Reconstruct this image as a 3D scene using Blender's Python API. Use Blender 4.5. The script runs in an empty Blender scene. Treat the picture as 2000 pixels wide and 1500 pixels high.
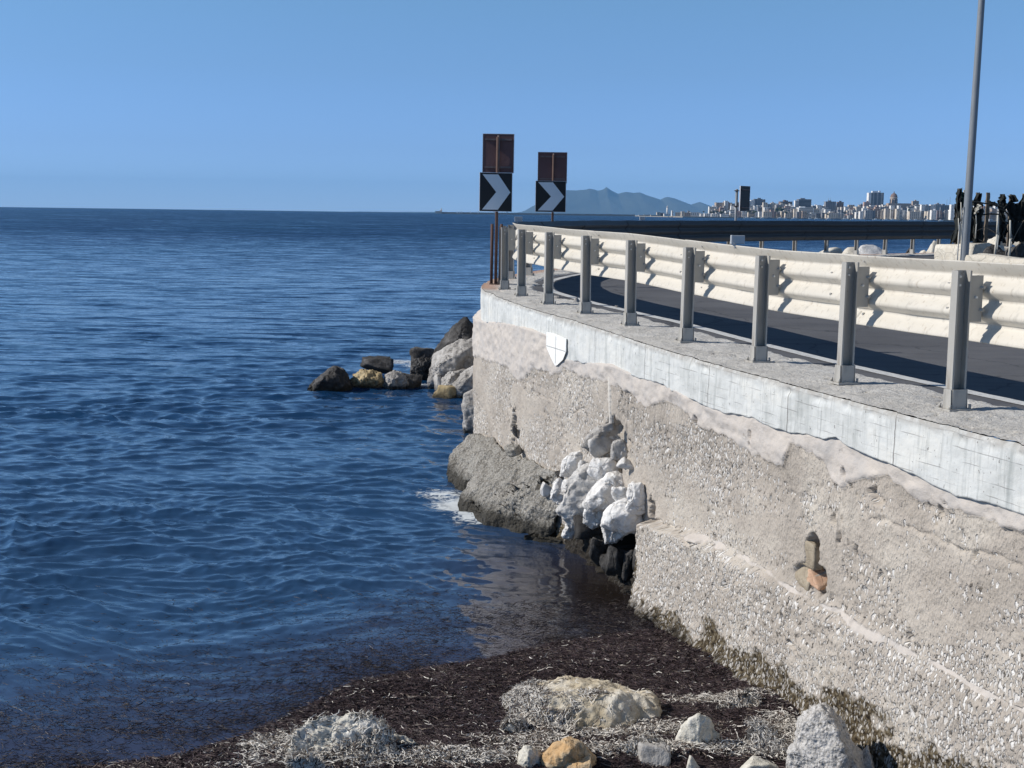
import bpy, bmesh, math, random
import numpy as np
from mathutils import Vector, Matrix, kdtree

random.seed(7); RNG = np.random.default_rng(11)
S = bpy.context.scene
# ------------------------------------------------------------------ camera
CAM_H = 4.1
FPX = 2400.0
PITCH = math.atan(333.5 / FPX)
ROLL = math.radians(0.78)
cam_d = bpy.data.cameras.new("camera"); cam = bpy.data.objects.new("camera", cam_d)
S.collection.objects.link(cam); S.camera = cam
cam_d.sensor_width = 36.0; cam_d.lens = 36.0 * FPX / 2000.0
cam_d.clip_start = 0.1; cam_d.clip_end = 60000
MROT = Matrix.Rotation(math.pi/2 - PITCH, 4, 'X') @ Matrix.Rotation(ROLL, 4, 'Z')
cam.matrix_world = Matrix.Translation((0, 0, CAM_H)) @ MROT
# ------------------------------------------------------------------ world, sun, exposure
SUN_EL = math.radians(35); SUN_AZ = math.radians(181)      # direction towards the sun, from +X counter-clockwise
W = bpy.data.worlds.new("World"); S.world = W; W.use_nodes = True
wt = W.node_tree; wt.nodes.clear()
def wn(t, **k):
    n = wt.nodes.new(t)
    for a, b in k.items(): setattr(n, a, b)
    return n
sky = wn('ShaderNodeTexSky', sky_type='NISHITA', sun_disc=False, sun_elevation=SUN_EL,
         sun_rotation=math.pi/2 - SUN_AZ, altitude=0.0, air_density=1.0, dust_density=0.0, ozone_density=3.0)
tint = wn('ShaderNodeMix', data_type='RGBA', blend_type='MULTIPLY'); tint.inputs[0].default_value = 1.0
geo = wn('ShaderNodeTexCoord'); sep = wn('ShaderNodeSeparateXYZ'); rmp = wn('ShaderNodeValToRGB')
wt.links.new(geo.outputs['Generated'], sep.inputs[0])
wt.links.new(sep.outputs['Z'], rmp.inputs[0])
cr_ = rmp.color_ramp
while len(cr_.elements) < 7: cr_.elements.new(0.5)
for e_, (p_, c_) in zip(cr_.elements, [(0.0, (.36, .59, 1.28)), (.05, (.33, .48, .90)), (.11, (.38, .51, .75)), (.17, (.44, .58, .72)), (.32, (.50, .62, .74)), (.52, (.40, .42, .45)), (.8, (.33, .315, .30))]): e_.position = p_; e_.color = (c_[0]/1.4, c_[1]/1.4, c_[2]/1.4, 1)
wt.links.new(sky.outputs[0], tint.inputs[6]); wt.links.new(rmp.outputs[0], tint.inputs[7])
bg = wn('ShaderNodeBackground'); bg.inputs[1].default_value = 0.15
gain = wn('ShaderNodeVectorMath', operation='SCALE'); gain.inputs[3].default_value = 1.4
wt.links.new(tint.outputs[2], gain.inputs[0]); wt.links.new(gain.outputs[0], bg.inputs[0])
wo = wn('ShaderNodeOutputWorld'); wt.links.new(bg.outputs[0], wo.inputs[0])
sd = bpy.data.lights.new("sun", 'SUN'); sd.energy = 4.4; sd.angle = math.radians(0.53); sd.color = (1.0, 0.95, 0.88)
sun = bpy.data.objects.new("sun", sd); S.collection.objects.link(sun)
sdir = Vector((math.cos(SUN_AZ)*math.cos(SUN_EL), math.sin(SUN_AZ)*math.cos(SUN_EL), math.sin(SUN_EL)))
sun.rotation_euler = sdir.to_track_quat('Z', 'Y').to_euler(); sun.location = (0, 0, 30)
S.view_settings.view_transform = 'Standard'; S.view_settings.look = 'None'
S.view_settings.gamma = 1.0; S.view_settings.exposure = 0.12
S.view_settings.use_curve_mapping = False

# ------------------------------------------------------------------ helpers
M3 = MROT.to_3x3(); CP = Vector((0, 0, CAM_H))
def ray(px, py): return M3 @ Vector(((px-1000)/FPX, (750-py)/FPX, -1.0))
def at(px, py, z=None, y=None):
    d = ray(px, py)
    t = (z-CAM_H)/d.z if z is not None else y/d.y
    return CP + d*t
PERM = np.random.default_rng(5).permutation(256); PERM = np.concatenate([PERM]*3)
VALS = np.random.default_rng(6).random(256)*2-1
def vn(x, y, z):
    x, y, z = np.broadcast_arrays(np.asarray(x, float), y, z)
    xi = np.floor(x).astype(int); yi = np.floor(y).astype(int); zi = np.floor(z).astype(int)
    fx, fy, fz = x-xi, y-yi, z-zi
    fx = fx*fx*(3-2*fx); fy = fy*fy*(3-2*fy); fz = fz*fz*(3-2*fz)
    xi &= 255; yi &= 255; zi &= 255
    def h(a, b, c): return VALS[PERM[PERM[PERM[(a) & 255]+((b) & 255)]+((c) & 255)]]
    r = 0
    for a in (0, 1):
        wa = fx if a else 1-fx
        for b in (0, 1):
            wb = fy if b else 1-fy
            r = r + wa*wb*((1-fz)*h(xi+a, yi+b, zi) + fz*h(xi+a, yi+b, zi+1))
    return r
def fbm(x, y, z=0.0, o=4, g=0.5):
    r = 0; a = 1; f = 1
    for i in range(o):
        r = r + a*vn(x*f+i*17.3, y*f+i*9.1, z*f+i*5.7); a *= g; f *= 2.03
    return r
def sstep(a, b, x): t = np.clip((x-a)/(b-a), 0, 1); return t*t*(3-2*t)
def tag(o, label=None, cat=None, group=None, kind=None):
    if label: o['label'] = label
    if cat: o['category'] = cat
    if group: o['group'] = group
    if kind: o['kind'] = kind
    return o
def link(name, me, m=None, parent=None):
    o = bpy.data.objects.new(name, me); S.collection.objects.link(o)
    if m is not None:
        for mm in (m if isinstance(m, (list, tuple)) else [m]): me.materials.append(mm)
    if parent is not None: o.parent = parent
    return o
def empty(name, loc=(0, 0, 0)):
    o = bpy.data.objects.new(name, None); o.location = loc; S.collection.objects.link(o); return o
def npmesh(name, V, F, smooth=True, uv=None, attrs=None, cols=None):
    """V (n,3), F (k,3|4) index array"""
    me = bpy.data.meshes.new(name); V = np.ascontiguousarray(V, dtype=np.float32); F = np.asarray(F, dtype=np.int32)
    n = F.shape[1]
    me.vertices.add(len(V)); me.vertices.foreach_set('co', V.ravel())
    me.loops.add(F.size); me.loops.foreach_set('vertex_index', F.ravel())
    me.polygons.add(len(F)); me.polygons.foreach_set('loop_start', np.arange(0, F.size, n, dtype=np.int32))
    try: me.polygons.foreach_set('loop_total', np.full(len(F), n, dtype=np.int32))
    except Exception: pass
    me.update(calc_edges=True)
    me.polygons.foreach_set('use_smooth', np.full(len(F), smooth))
    if uv is not None:
        l = me.uv_layers.new(name='UVMap'); l.data.foreach_set('uv', np.asarray(uv, dtype=np.float32)[F.ravel()].ravel())
    for k, a in (attrs or {}).items():
        at_ = me.attributes.new(k, 'FLOAT', 'POINT'); at_.data.foreach_set('value', np.asarray(a, dtype=np.float32).ravel())
    if cols is not None:
        c = me.color_attributes.new('col', 'FLOAT_COLOR', 'POINT')
        c.data.foreach_set('color', np.asarray(cols, dtype=np.float32).ravel())
    me.validate(); me.update()
    return me
def gridfaces(n, m, flip=False):
    i = np.arange(n*m).reshape(n, m)
    a, b, c, d = i[:-1, :-1], i[1:, :-1], i[1:, 1:], i[:-1, 1:]
    F = np.stack([a, b, c, d] if not flip else [a, d, c, b], -1).reshape(-1, 4)
    return F
# node helper
class NT:
    def __init__(s, name):
        s.m = bpy.data.materials.new(name); s.m.use_nodes = True; s.t = s.m.node_tree; s.t.nodes.clear()
        s.out = s.t.nodes.new('ShaderNodeOutputMaterial')
    def n(s, typ, ins=None, **props):
        nd = s.t.nodes.new('ShaderNode'+typ)
        for k, v in props.items(): setattr(nd, k, v)
        for k, v in (ins or {}).items():
            sk = nd.inputs[k]
            if isinstance(v, bpy.types.NodeSocket): s.t.links.new(v, sk)
            else:
                if hasattr(sk.default_value, '__len__') and not hasattr(v, '__len__'): v = [v]*len(sk.default_value)
                if hasattr(sk.default_value, '__len__') and len(sk.default_value) == 4 and len(v) == 3: v = (*v, 1)
                sk.default_value = v
        return nd
    def noise(s, vec, scale, detail=4, rough=.55, dist=0): return s.n('TexNoise', {'Vector': vec, 'Scale': scale, 'Detail': detail, 'Roughness': rough, 'Distortion': dist}).outputs[0]
    def vor(s, vec, scale, feature='F1', out='Distance', rnd=1.0): return s.n('TexVoronoi', {'Vector': vec, 'Scale': scale, 'Randomness': rnd}, feature=feature).outputs[out]
    def ramp(s, fac, *stops, interp='LINEAR'):
        r = s.n('ValToRGB', {0: fac}); cr = r.color_ramp; cr.interpolation = interp
        while len(cr.elements) < len(stops): cr.elements.new(0.5)
        for e, (p, c) in zip(cr.elements, stops):
            e.position = p; e.color = (*c, 1) if hasattr(c, '__len__') else (c, c, c, 1)
        return r.outputs[0]
    def mix(s, f, a, b, blend='MIX'): return s.n('Mix', {0: f, 6: a, 7: b}, data_type='RGBA', blend_type=blend).outputs[2]
    def math(s, op, a, b=0.0, c=None, clamp=False):
        d = {0: a, 1: b}
        if c is not None: d[2] = c
        return s.n('Math', d, operation=op, use_clamp=clamp).outputs[0]
    def mapr(s, v, a, b, c=0.0, d=1.0): return s.n('MapRange', {0: v, 1: a, 2: b, 3: c, 4: d}, clamp=True).outputs[0]
    def attr(s, name): return s.n('Attribute', attribute_name=name).outputs['Fac']
    def obj(s): return s.n('TexCoord').outputs['Object']
    def pos(s): return s.n('NewGeometry').outputs['Position']
    def scl(s, vec, sc): return s.n('Mapping', {0: vec, 3: sc}).outputs[0]
    def bump(s, h, strength, dist, normal=None):
        d = {'Height': h, 'Strength': strength, 'Distance': dist}
        if normal is not None: d['Normal'] = normal
        return s.n('Bump', d).outputs[0]
    def bsdf(s, col, rough=.8, normal=None, metal=0.0, spec=.5, ior=None):
        d = {'Base Color': col, 'Roughness': rough, 'Metallic': metal, 'Specular IOR Level': spec}
        if normal is not None: d['Normal'] = normal
        if ior: d['IOR'] = ior
        b = s.n('BsdfPrincipled', d); s.t.links.new(b.outputs[0], s.out.inputs[0]); return s.m

def simple(name, col, rough=.7, metal=0.0, var=.12, scale=6, bump=.0, bscale=60, spec=.4):
    t = NT(name); p = t.obj(); nz = t.noise(p, scale, 5)
    c = t.mix(nz, tuple(x*(1-var) for x in col), tuple(min(1, x*(1+var)) for x in col))
    nm = t.bump(t.noise(p, bscale, 3), .4, bump) if bump else None
    return t.bsdf(c, rough, nm, metal, spec)

# ------------------------------------------------------------------ alignment of the coast road
POSTS = [(4.55, 4.5), (4.1, 5.9), (3.65, 7.3), (3.18, 8.72), (2.75, 10.08), (2.32, 11.51), (1.84, 12.99), (1.38, 14.45), (.93, 15.8), (.49, 17.15),
         (.12, 18.5), (-.14, 19.75), (-.2, 21.2), (-.05, 22.8), (.3, 24.3), (.75, 25.8), (1.25, 27.2), (1.8, 28.6), (2.45, 30.0),
         (3.2, 31.3), (4.05, 32.55), (5.0, 33.7), (6.05, 34.75), (7.15, 35.7)]
while POSTS[-1][0] < 33: POSTS.append((POSTS[-1][0]+1.17, POSTS[-1][1]+.93))
POSTS = np.array(POSTS)
def catmull(P, per=12):
    out = []
    for i in range(len(P)-1):
        p0, p1, p2, p3 = P[max(i-1, 0)], P[i], P[i+1], P[min(i+2, len(P)-1)]
        for k in range(per):
            t = k/per
            out.append(.5*((2*p1)+(-p0+p2)*t+(2*p0-5*p1+4*p2-p3)*t*t+(-p0+3*p1-3*p2+p3)*t**3))
    out.append(P[-1]); return np.array(out)
PATH = catmull(POSTS)                       # dense rail line, outermost posts
SEG = np.hypot(*np.diff(PATH, axis=0).T); PS = np.concatenate([[0], np.cumsum(SEG)])
def base_z(y): return np.interp(y, [0, 11.5, 13, 15, 20, 27, 33, 45], [2.75, 2.74, 2.77, 2.82, 2.88, 2.9, 2.91, 2.99])
def pth(s): return np.stack([np.interp(s, PS, PATH[:, 0]), np.interp(s, PS, PATH[:, 1])], -1)
def pdir(s):
    d = pth(np.asarray(s)+.15)-pth(np.asarray(s)-.15); return d/np.linalg.norm(d, axis=-1, keepdims=True)
def pnorm(s): d = pdir(s); return np.stack([-d[..., 1], d[..., 0]], -1)     # to the sea side
POST_S = PS[::12]
def s_of_y(y): return np.interp(y, PATH[:, 1], PS)
def edge_off(s): y = pth(s)[..., 1]; return np.interp(y, [16, 19, 22, 30], [.48, .36, .30, .35])
def edge(s): return pth(s)+pnorm(s)*edge_off(s)[..., None]
# sea wall face as polyline for pixel look-ups
_es = np.linspace(0, 24, 700); _ep = edge(_es)
def wall_at(px, py, off=0.0):
    """point, arc length and height where the sight line through a photo point meets the wall face"""
    d = ray(px, py); P_ = _ep+pnorm(_es)*off
    cr = P_[:, 0]*d.y-P_[:, 1]*d.x
    k = np.where(np.sign(cr[:-1]) != np.sign(cr[1:]))[0]
    if len(k) == 0: k = [np.argmin(np.abs(cr))]
    k = k[0]; f = cr[k]/(cr[k]-cr[k+1]+1e-12)
    p = P_[k]*(1-f)+P_[k+1]*f; s = _es[k]*(1-f)+_es[k+1]*f
    t = p[1]/d.y
    return np.array([p[0], p[1], CAM_H+d.z*t]), s, CAM_H+d.z*t

# ------------------------------------------------------------------ materials
def mat_wall():
    t = NT('rough_pebble_concrete'); uv = t.n('UVMap').outputs[0]
    p = t.scl(uv, (1, 1, 1))
    mort = t.attr('mortar'); alg_sh = t.attr('algae_shade'); peb = t.attr('pebble'); strk = t.attr('streak')
    n1 = t.noise(p, 1.3, 6, .6); n2 = t.noise(p, 9, 5, .6); n3 = t.noise(p, 60, 3, .6)
    wp = t.n('VectorMath', {0: p, 1: t.n('VectorMath', {0: t.n('TexNoise', {'Vector': p, 'Scale': 25., 'Detail': 2.}).outputs[1], 3: .03}, operation='SCALE').outputs[0]}, operation='ADD').outputs[0]
    base = t.ramp(n1, (.3, (.31, .275, .235)), (.5, (.42, .375, .325)), (.68, (.53, .485, .42)))
    base = t.mix(t.mapr(n2, .35, .7, 0, .45), base, (.40, .355, .30))
    ws = t.scl(wp, (1.15, .62, 1))
    v = t.n('TexVoronoi', {'Vector': ws, 'Scale': 38.0}, feature='F1')
    v2 = t.n('TexVoronoi', {'Vector': ws, 'Scale': 21.0}, feature='F1')
    gate = t.math('GREATER_THAN', t.math('ADD', t.n('SeparateColor', {0: v.outputs['Color']}).outputs[0], t.math('MULTIPLY', peb, .85)), 1.0)
    gate2 = t.math('GREATER_THAN', t.math('ADD', t.n('SeparateColor', {0: v2.outputs['Color']}).outputs[1], t.math('MULTIPLY', peb, .62)), 1.0)
    st1 = t.math('MULTIPLY', gate, t.mapr(v.outputs['Distance'], .30, .44, 1, 0))
    st2 = t.math('MULTIPLY', gate2, t.mapr(v2.outputs['Distance'], .28, .42, 1, 0))
    st = t.math('MAXIMUM', st1, st2)
    stc = t.ramp(t.n('SeparateColor', {0: v.outputs['Color']}).outputs[2], (0, (.46, .43, .40)), (.5, (.64, .61, .57)), (1, (.80, .78, .74)))
    col = t.mix(t.math('MULTIPLY', st, .9), base, stc)
    # pits
    pit = t.math('MULTIPLY', t.mapr(t.noise(t.scl(p, (1, .7, 1)), 24, 4, .6), .60, .66, 0, 1), t.mapr(peb, .1, .6, .25, 1))
    col = t.mix(t.math('MULTIPLY', pit, .75), col, (.07, .06, .05))
    # streaks (rain and rust run-off)
    sn = t.noise(t.scl(uv, (30, 1.4, 1)), 1.0, 4, .6)
    col = t.mix(t.math('MULTIPLY', t.mapr(sn, .45, .62, 0, .75), strk), col, (.12, .115, .11))
    # mortar
    mn = t.noise(p, 3.2, 5, .6); mc = t.ramp(mn, (.3, (.44, .42, .40)), (.5, (.52, .475, .43)), (.68, (.56, .505, .445)))
    mc = t.mix(t.mapr(n3, .3, .7, 0, .25), mc, (.40, .37, .34))
    mm = t.mapr(mort, .35, .5, 0, 1); col = t.mix(mm, col, mc)
    # algae and wet foot, plus the hollow's shade painted dark
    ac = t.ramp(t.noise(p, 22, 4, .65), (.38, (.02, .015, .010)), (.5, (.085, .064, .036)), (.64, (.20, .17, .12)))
    col = t.mix(t.math('MULTIPLY', t.mapr(alg_sh, .3, .6, 0, 1), t.math('SUBTRACT', 1.0, t.math('MULTIPLY', st, .55))), col, ac)
    col = t.mix(t.math('MULTIPLY', t.attr('wet_shade'), .93), col, (.022, .019, .016))
    # relief
    h = t.math('ADD', t.math('MULTIPLY', st, .75), t.math('MULTIPLY', n3, .35))
    h = t.math('SUBTRACT', h, t.math('MULTIPLY', pit, .9))
    h = t.math('ADD', h, t.math('MULTIPLY', t.vor(ws, 46., 'F1'), -.55))
    hm = t.math('ADD', t.math('MULTIPLY', t.noise(t.scl(wp, (1, 1.4, 1)), 9., 5, .6), 1.1), t.math('MULTIPLY', n3, .12))
    hh = t.n('Mix', {0: mm, 2: h, 3: hm}).outputs[0]
    nm = t.bump(hh, 1.0, .014)
    return t.bsdf(col, .92, nm, spec=.2)
def mat_parapet():
    t = NT('stained_white_concrete'); uv = t.n('UVMap').outputs[0]
    n1 = t.noise(t.scl(uv, (1, 1, 1)), 2.2, 6, .6)
    col = t.ramp(n1, (.3, (.46, .47, .45)), (.5, (.60, .61, .59)), (.7, (.68, .67, .62)))
    st = t.noise(t.scl(uv, (11, .7, 1)), 1., 5, .65)
    col = t.mix(t.mapr(st, .52, .70, 0, .7), col, (.30, .32, .31))
    st2 = t.noise(t.scl(uv, (42, 2.5, 1)), 1., 4, .65)
    col = t.mix(t.mapr(st2, .56, .70, 0, .55), col, (.24, .25, .24))
    # board marks: thin lines
    b = t.n('TexBrick', {'Vector': t.n('VectorMath', {0: uv, 1: t.n('VectorMath', {0: t.n('TexNoise', {'Vector': uv, 'Scale': 7., 'Detail': 2.}).outputs[1], 3: .012}, operation='SCALE').outputs[0]}, operation='ADD').outputs[0], 'Color1': 0., 'Color2': 0., 'Mortar': 1., 'Scale': 1., 'Mortar Size': .0035, 'Mortar Smooth': .3, 'Brick Width': 2.94, 'Row Height': .085}).outputs[0]
    sx = t.n('SeparateXYZ', {0: uv}).outputs[0]; nr = t.mapr(sx, float(s_of_y(13.2)), float(s_of_y(12.6)), .12, 1)
    b = t.math('MULTIPLY', t.math('MULTIPLY', b, nr), t.mapr(t.noise(t.scl(uv, (1.5, 6, 1)), 2.1, 4), .47, .6, 0, .6))
    col = t.mix(b, col, (.20, .19, .18))
    sp = t.math('GREATER_THAN', t.noise(t.scl(uv, (1, .6, 1)), 38, 2), .70)
    col = t.mix(t.math('MULTIPLY', sp, .8), col, (.16, .15, .14))
    seam = t.n('TexBrick', {'Vector': uv, 'Color1': 0., 'Color2': 0., 'Mortar': 1., 'Scale': 1., 'Mortar Size': .006, 'Brick Width': 1.47, 'Row Height': 3.3}, offset=0.0).outputs[0]
    col = t.mix(t.math('MULTIPLY', seam, .75), col, (.13, .12, .11))
    dirt = t.attr('dirt')
    col = t.mix(t.math('MULTIPLY', dirt, t.mapr(t.noise(uv, 12, 5, .65), .3, .55, 0, 1)), col, (.34, .32, .29))
    h = t.math('SUBTRACT', t.noise(uv, 30, 5, .65), t.math('ADD', t.math('MULTIPLY', b, .8), t.math('MULTIPLY', sp, .8)))
    return t.bsdf(col, .85, t.bump(h, .6, .008), spec=.25)
def mat_curbtop():
    t = NT('weathered_kerb_concrete'); p = t.pos()
    n1 = t.noise(p, 2.1, 6, .65); n2 = t.noise(p, 18, 6, .7); n3 = t.noise(p, 70, 3)
    col = t.ramp(n1, (.3, (.47, .45, .415)), (.5, (.57, .55, .51)), (.7, (.66, .64, .60)))
    col = t.mix(t.mapr(n2, .54, .66, 0, .5), col, (.22, .20, .18))
    col = t.mix(t.mapr(n3, .58, .7, 0, .6), col, (.55, .53, .50))
    rust = t.attr('rust'); col = t.mix(t.math('MULTIPLY', rust, .8), col, (.46, .27, .18))
    return t.bsdf(col, .93, t.bump(t.math('ADD', n2, t.math('MULTIPLY', n3, .3)), .9, .03), spec=.2)
def mat_asphalt():
    t = NT('asphalt'); p = t.pos()
    n1 = t.noise(p, .9, 5, .6); n2 = t.noise(p, 45, 3, .7); n0 = t.noise(t.scl(p, (.5, 3, 1)), 2.0, 4)
    col = t.ramp(n1, (.3, (.088, .088, .092)), (.7, (.13, .13, .134)))
    col = t.mix(t.mapr(n0, .5, .7, 0, .35), col, (.05, .052, .062))
    col = t.mix(t.mapr(n2, .55, .75, 0, .5), col, (.17, .17, .175))
    ck = t.vor(t.n('VectorMath', {0: p, 1: t.n('VectorMath', {0: t.n('TexNoise', {'Vector': p, 'Scale': 3., 'Detail': 4.}).outputs[1], 3: .5}, operation='SCALE').outputs[0]}, operation='ADD').outputs[0], .55, 'DISTANCE_TO_EDGE')
    col = t.mix(t.mapr(ck, 0, .012, .7, 0), col, (.03, .03, .032)); grit = t.mapr(t.noise(p, 26, 5, .75), .62, .70, 0, .35); col = t.mix(grit, col, (.20, .195, .18))
    return t.bsdf(col, .8, t.bump(n2, .5, .006), spec=.3)
def mat_line():
    t = NT('worn_white_road_paint'); p = t.pos()
    w = t.math('MAXIMUM', t.mapr(t.noise(p, 14, 5, .7), .5, .66, 0, .55), t.mapr(t.noise(p, 50, 3, .7), .55, .65, 0, .5))
    return t.bsdf(t.mix(w, (.60, .60, .58), (.22, .22, .23)), .75, t.bump(t.noise(p, 60, 3), .4, .004))
def mat_galv(name, base, dark, rough=.5, warm=0.0, metal=.0):
    t = NT(name); p = t.obj()
    n1 = t.noise(p, 2.4, 6, .65); n2 = t.noise(t.scl(p, (9, 9, 1.0)), 2., 5, .6); n3 = t.noise(p, 90, 2)
    spots = t.mapr(t.noise(p, 16, 5, .7), .64, .70, 0, .6); drip = t.mapr(t.noise(t.scl(p, (26, 26, 1.6)), 1., 4, .6), .60, .72, 0, .45)
    col = t.mix(t.mapr(n1, .35, .7, 0, .35), base, dark)
    col = t.mix(t.mapr(n2, .56, .74, 0, .45), col, tuple(x*.55 for x in dark)); col = t.mix(t.math('MAXIMUM', spots, drip), col, (dark[0]*.55, dark[1]*.42, dark[2]*.30))
    return t.bsdf(col, rough, t.bump(n3, .25, .001, t.bump(n1, .35, .02)), metal=metal, spec=.45)
def mat_rock(name, a, b, c, wet=True, sc=1.0, bumpd=.03, speck=None, crack=.3, wl=.10, peb=0):
    t = NT(name); p = t.pos()
    n1 = t.noise(p, 2.2*sc, 6, .62, .4); n2 = t.noise(p, 11*sc, 6, .65); n3 = t.noise(p, 48*sc, 4, .6)
    col = t.ramp(t.math('ADD', t.math('MULTIPLY', n1, .65), t.math('MULTIPLY', n2, .35)), (.36, a), (.5, b), (.63, c))
    crk = t.vor(t.n('VectorMath', {0: p, 1: t.n('VectorMath', {0: t.n('TexNoise', {'Vector': p, 'Scale': 4.0*sc, 'Detail': 4.}).outputs[1], 3: .35/sc}, operation='SCALE').outputs[0]}, operation='ADD').outputs[0], 3.1*sc, 'DISTANCE_TO_EDGE')
    cr = t.mapr(crk, 0.0, .035, 1, 0)
    col = t.mix(t.math('MULTIPLY', cr, crack), col, tuple(x*.3 for x in a))
    col = t.mix(t.mapr(n3, .60, .72, 0, .5), col, tuple(x*.45 for x in a))
    if speck:
        col = t.mix(t.mapr(n3, .50, .42, 0, .85), col, speck); col = t.mix(t.mapr(t.noise(p, 20*sc, 4, .6), .58, .68, 0, .85), col, tuple(x*.25 for x in a))
    if wet:
        z = t.n('SeparateXYZ', {0: p}).outputs[2]
        wz = t.math('ADD', z, t.math('MULTIPLY', t.math('SUBTRACT', n2, .5), .22))
        w = t.mapr(wz, wl-.06, wl+.08, 1, 0)
        col = t.mix(t.math('MULTIPLY', w, .9), col, (.028, .025, .018))
    h = t.math('ADD', t.math('ADD', t.math('MULTIPLY', n1, .8), t.math('MULTIPLY', n2, .6)), t.math('SUBTRACT', t.math('MULTIPLY', n3, .25), t.math('MULTIPLY', cr, crack*.7)))
    if peb:
        vv = t.vor(p, peb, 'F1'); h = t.math('SUBTRACT', h, t.math('MULTIPLY', vv, .4)); col = t.mix(t.mapr(vv, .5, .75, 0, .25), col, tuple(x*.3 for x in a))
    return t.bsdf(col, .85, t.bump(h, 1.0, bumpd), spec=.3)
def mat_strand(name, rough=.6):
    t = NT(name); c = t.n('Attribute', attribute_name='col').outputs['Color']
    return t.bsdf(c, rough, spec=.25)
def mat_water():
    t = NT('sea_water'); p = t.pos()
    foam = t.attr('foam'); sh = t.attr('shallow'); calm = t.attr('calm')
    patch = t.noise(t.scl(p, (.02, .008, 1)), 1.0, 4)
    deep = t.mix(t.mapr(patch, .35, .65), (.002, .026, .085), (.003, .040, .10))
    y = t.n('SeparateXYZ', {0: p}).outputs[1]
    mid = t.mix(t.mapr(y, 8, 32), (.025, .064, .135), deep)
    bay_shade = t.attr('bay_shade'); col = t.mix(sh, mid, (.036, .042, .078)); col = t.mix(bay_shade, col, (.018, .014, .012))
    # ripples finer than the mesh: elongated along the crests
    def vnz(sc, det, rg): return t.n('VectorMath', {0: t.n('TexNoise', {'Vector': t.scl(p, sc), 'Scale': 1.0, 'Detail': det, 'Roughness': rg, 'Distortion': .4}).outputs[1], 1: (.5, .5, .5)}, operation='SUBTRACT').outputs[0]
    v1 = vnz((2.6, 8.5, 1), 3., .6); v2 = vnz((.42, 1.7, 1), 5., .62); v3 = vnz((.05, .22, 1), 5., .65)
    cal = t.math('SUBTRACT', 1.0, t.math('MULTIPLY', calm, .8))
    k1 = t.math('MULTIPLY', cal, .5)
    k2 = t.math('MULTIPLY', t.mapr(y, 10, 40, .22, 1), .9)
    k3 = t.math('MULTIPLY', t.mapr(y, 60, 400), .7)
    sm = t.n('VectorMath', {0: v1, 3: k1}, operation='SCALE').outputs[0]
    sm = t.n('VectorMath', {0: sm, 1: t.n('VectorMath', {0: v2, 3: k2}, operation='SCALE').outputs[0]}, operation='ADD').outputs[0]
    sm = t.n('VectorMath', {0: sm, 1: t.n('VectorMath', {0: v3, 3: k3}, operation='SCALE').outputs[0]}, operation='ADD').outputs[0]
    sm = t.n('VectorMath', {0: sm, 1: (.8, 1.0, 0.0)}, operation='MULTIPLY').outputs[0]
    sm = t.n('VectorMath', {0: sm, 1: t.n('CombineXYZ', {1: t.mapr(y, 15, 220, 0, -.24)}).outputs[0]}, operation='ADD').outputs[0]
    nm = t.n('VectorMath', {0: t.n('NewGeometry').outputs['Normal'], 1: sm}, operation='ADD').outputs[0]
    nm = t.n('VectorMath', {0: nm}, operation='NORMALIZE').outputs[0]
    fm = t.mapr(t.math('ADD', foam, t.math('MULTIPLY', t.math('SUBTRACT', t.noise(t.scl(p, (1, 1.6, 1)), 9, 6, .7, 1.2), .5), 1.7)), .55, .80)
    col = t.mix(fm, col, (.60, .64, .66))
    rough = t.math('ADD', t.math('MULTIPLY', fm, .5), .07)
    return t.bsdf(col, rough, nm, ior=1.42, spec=.5)
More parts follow.
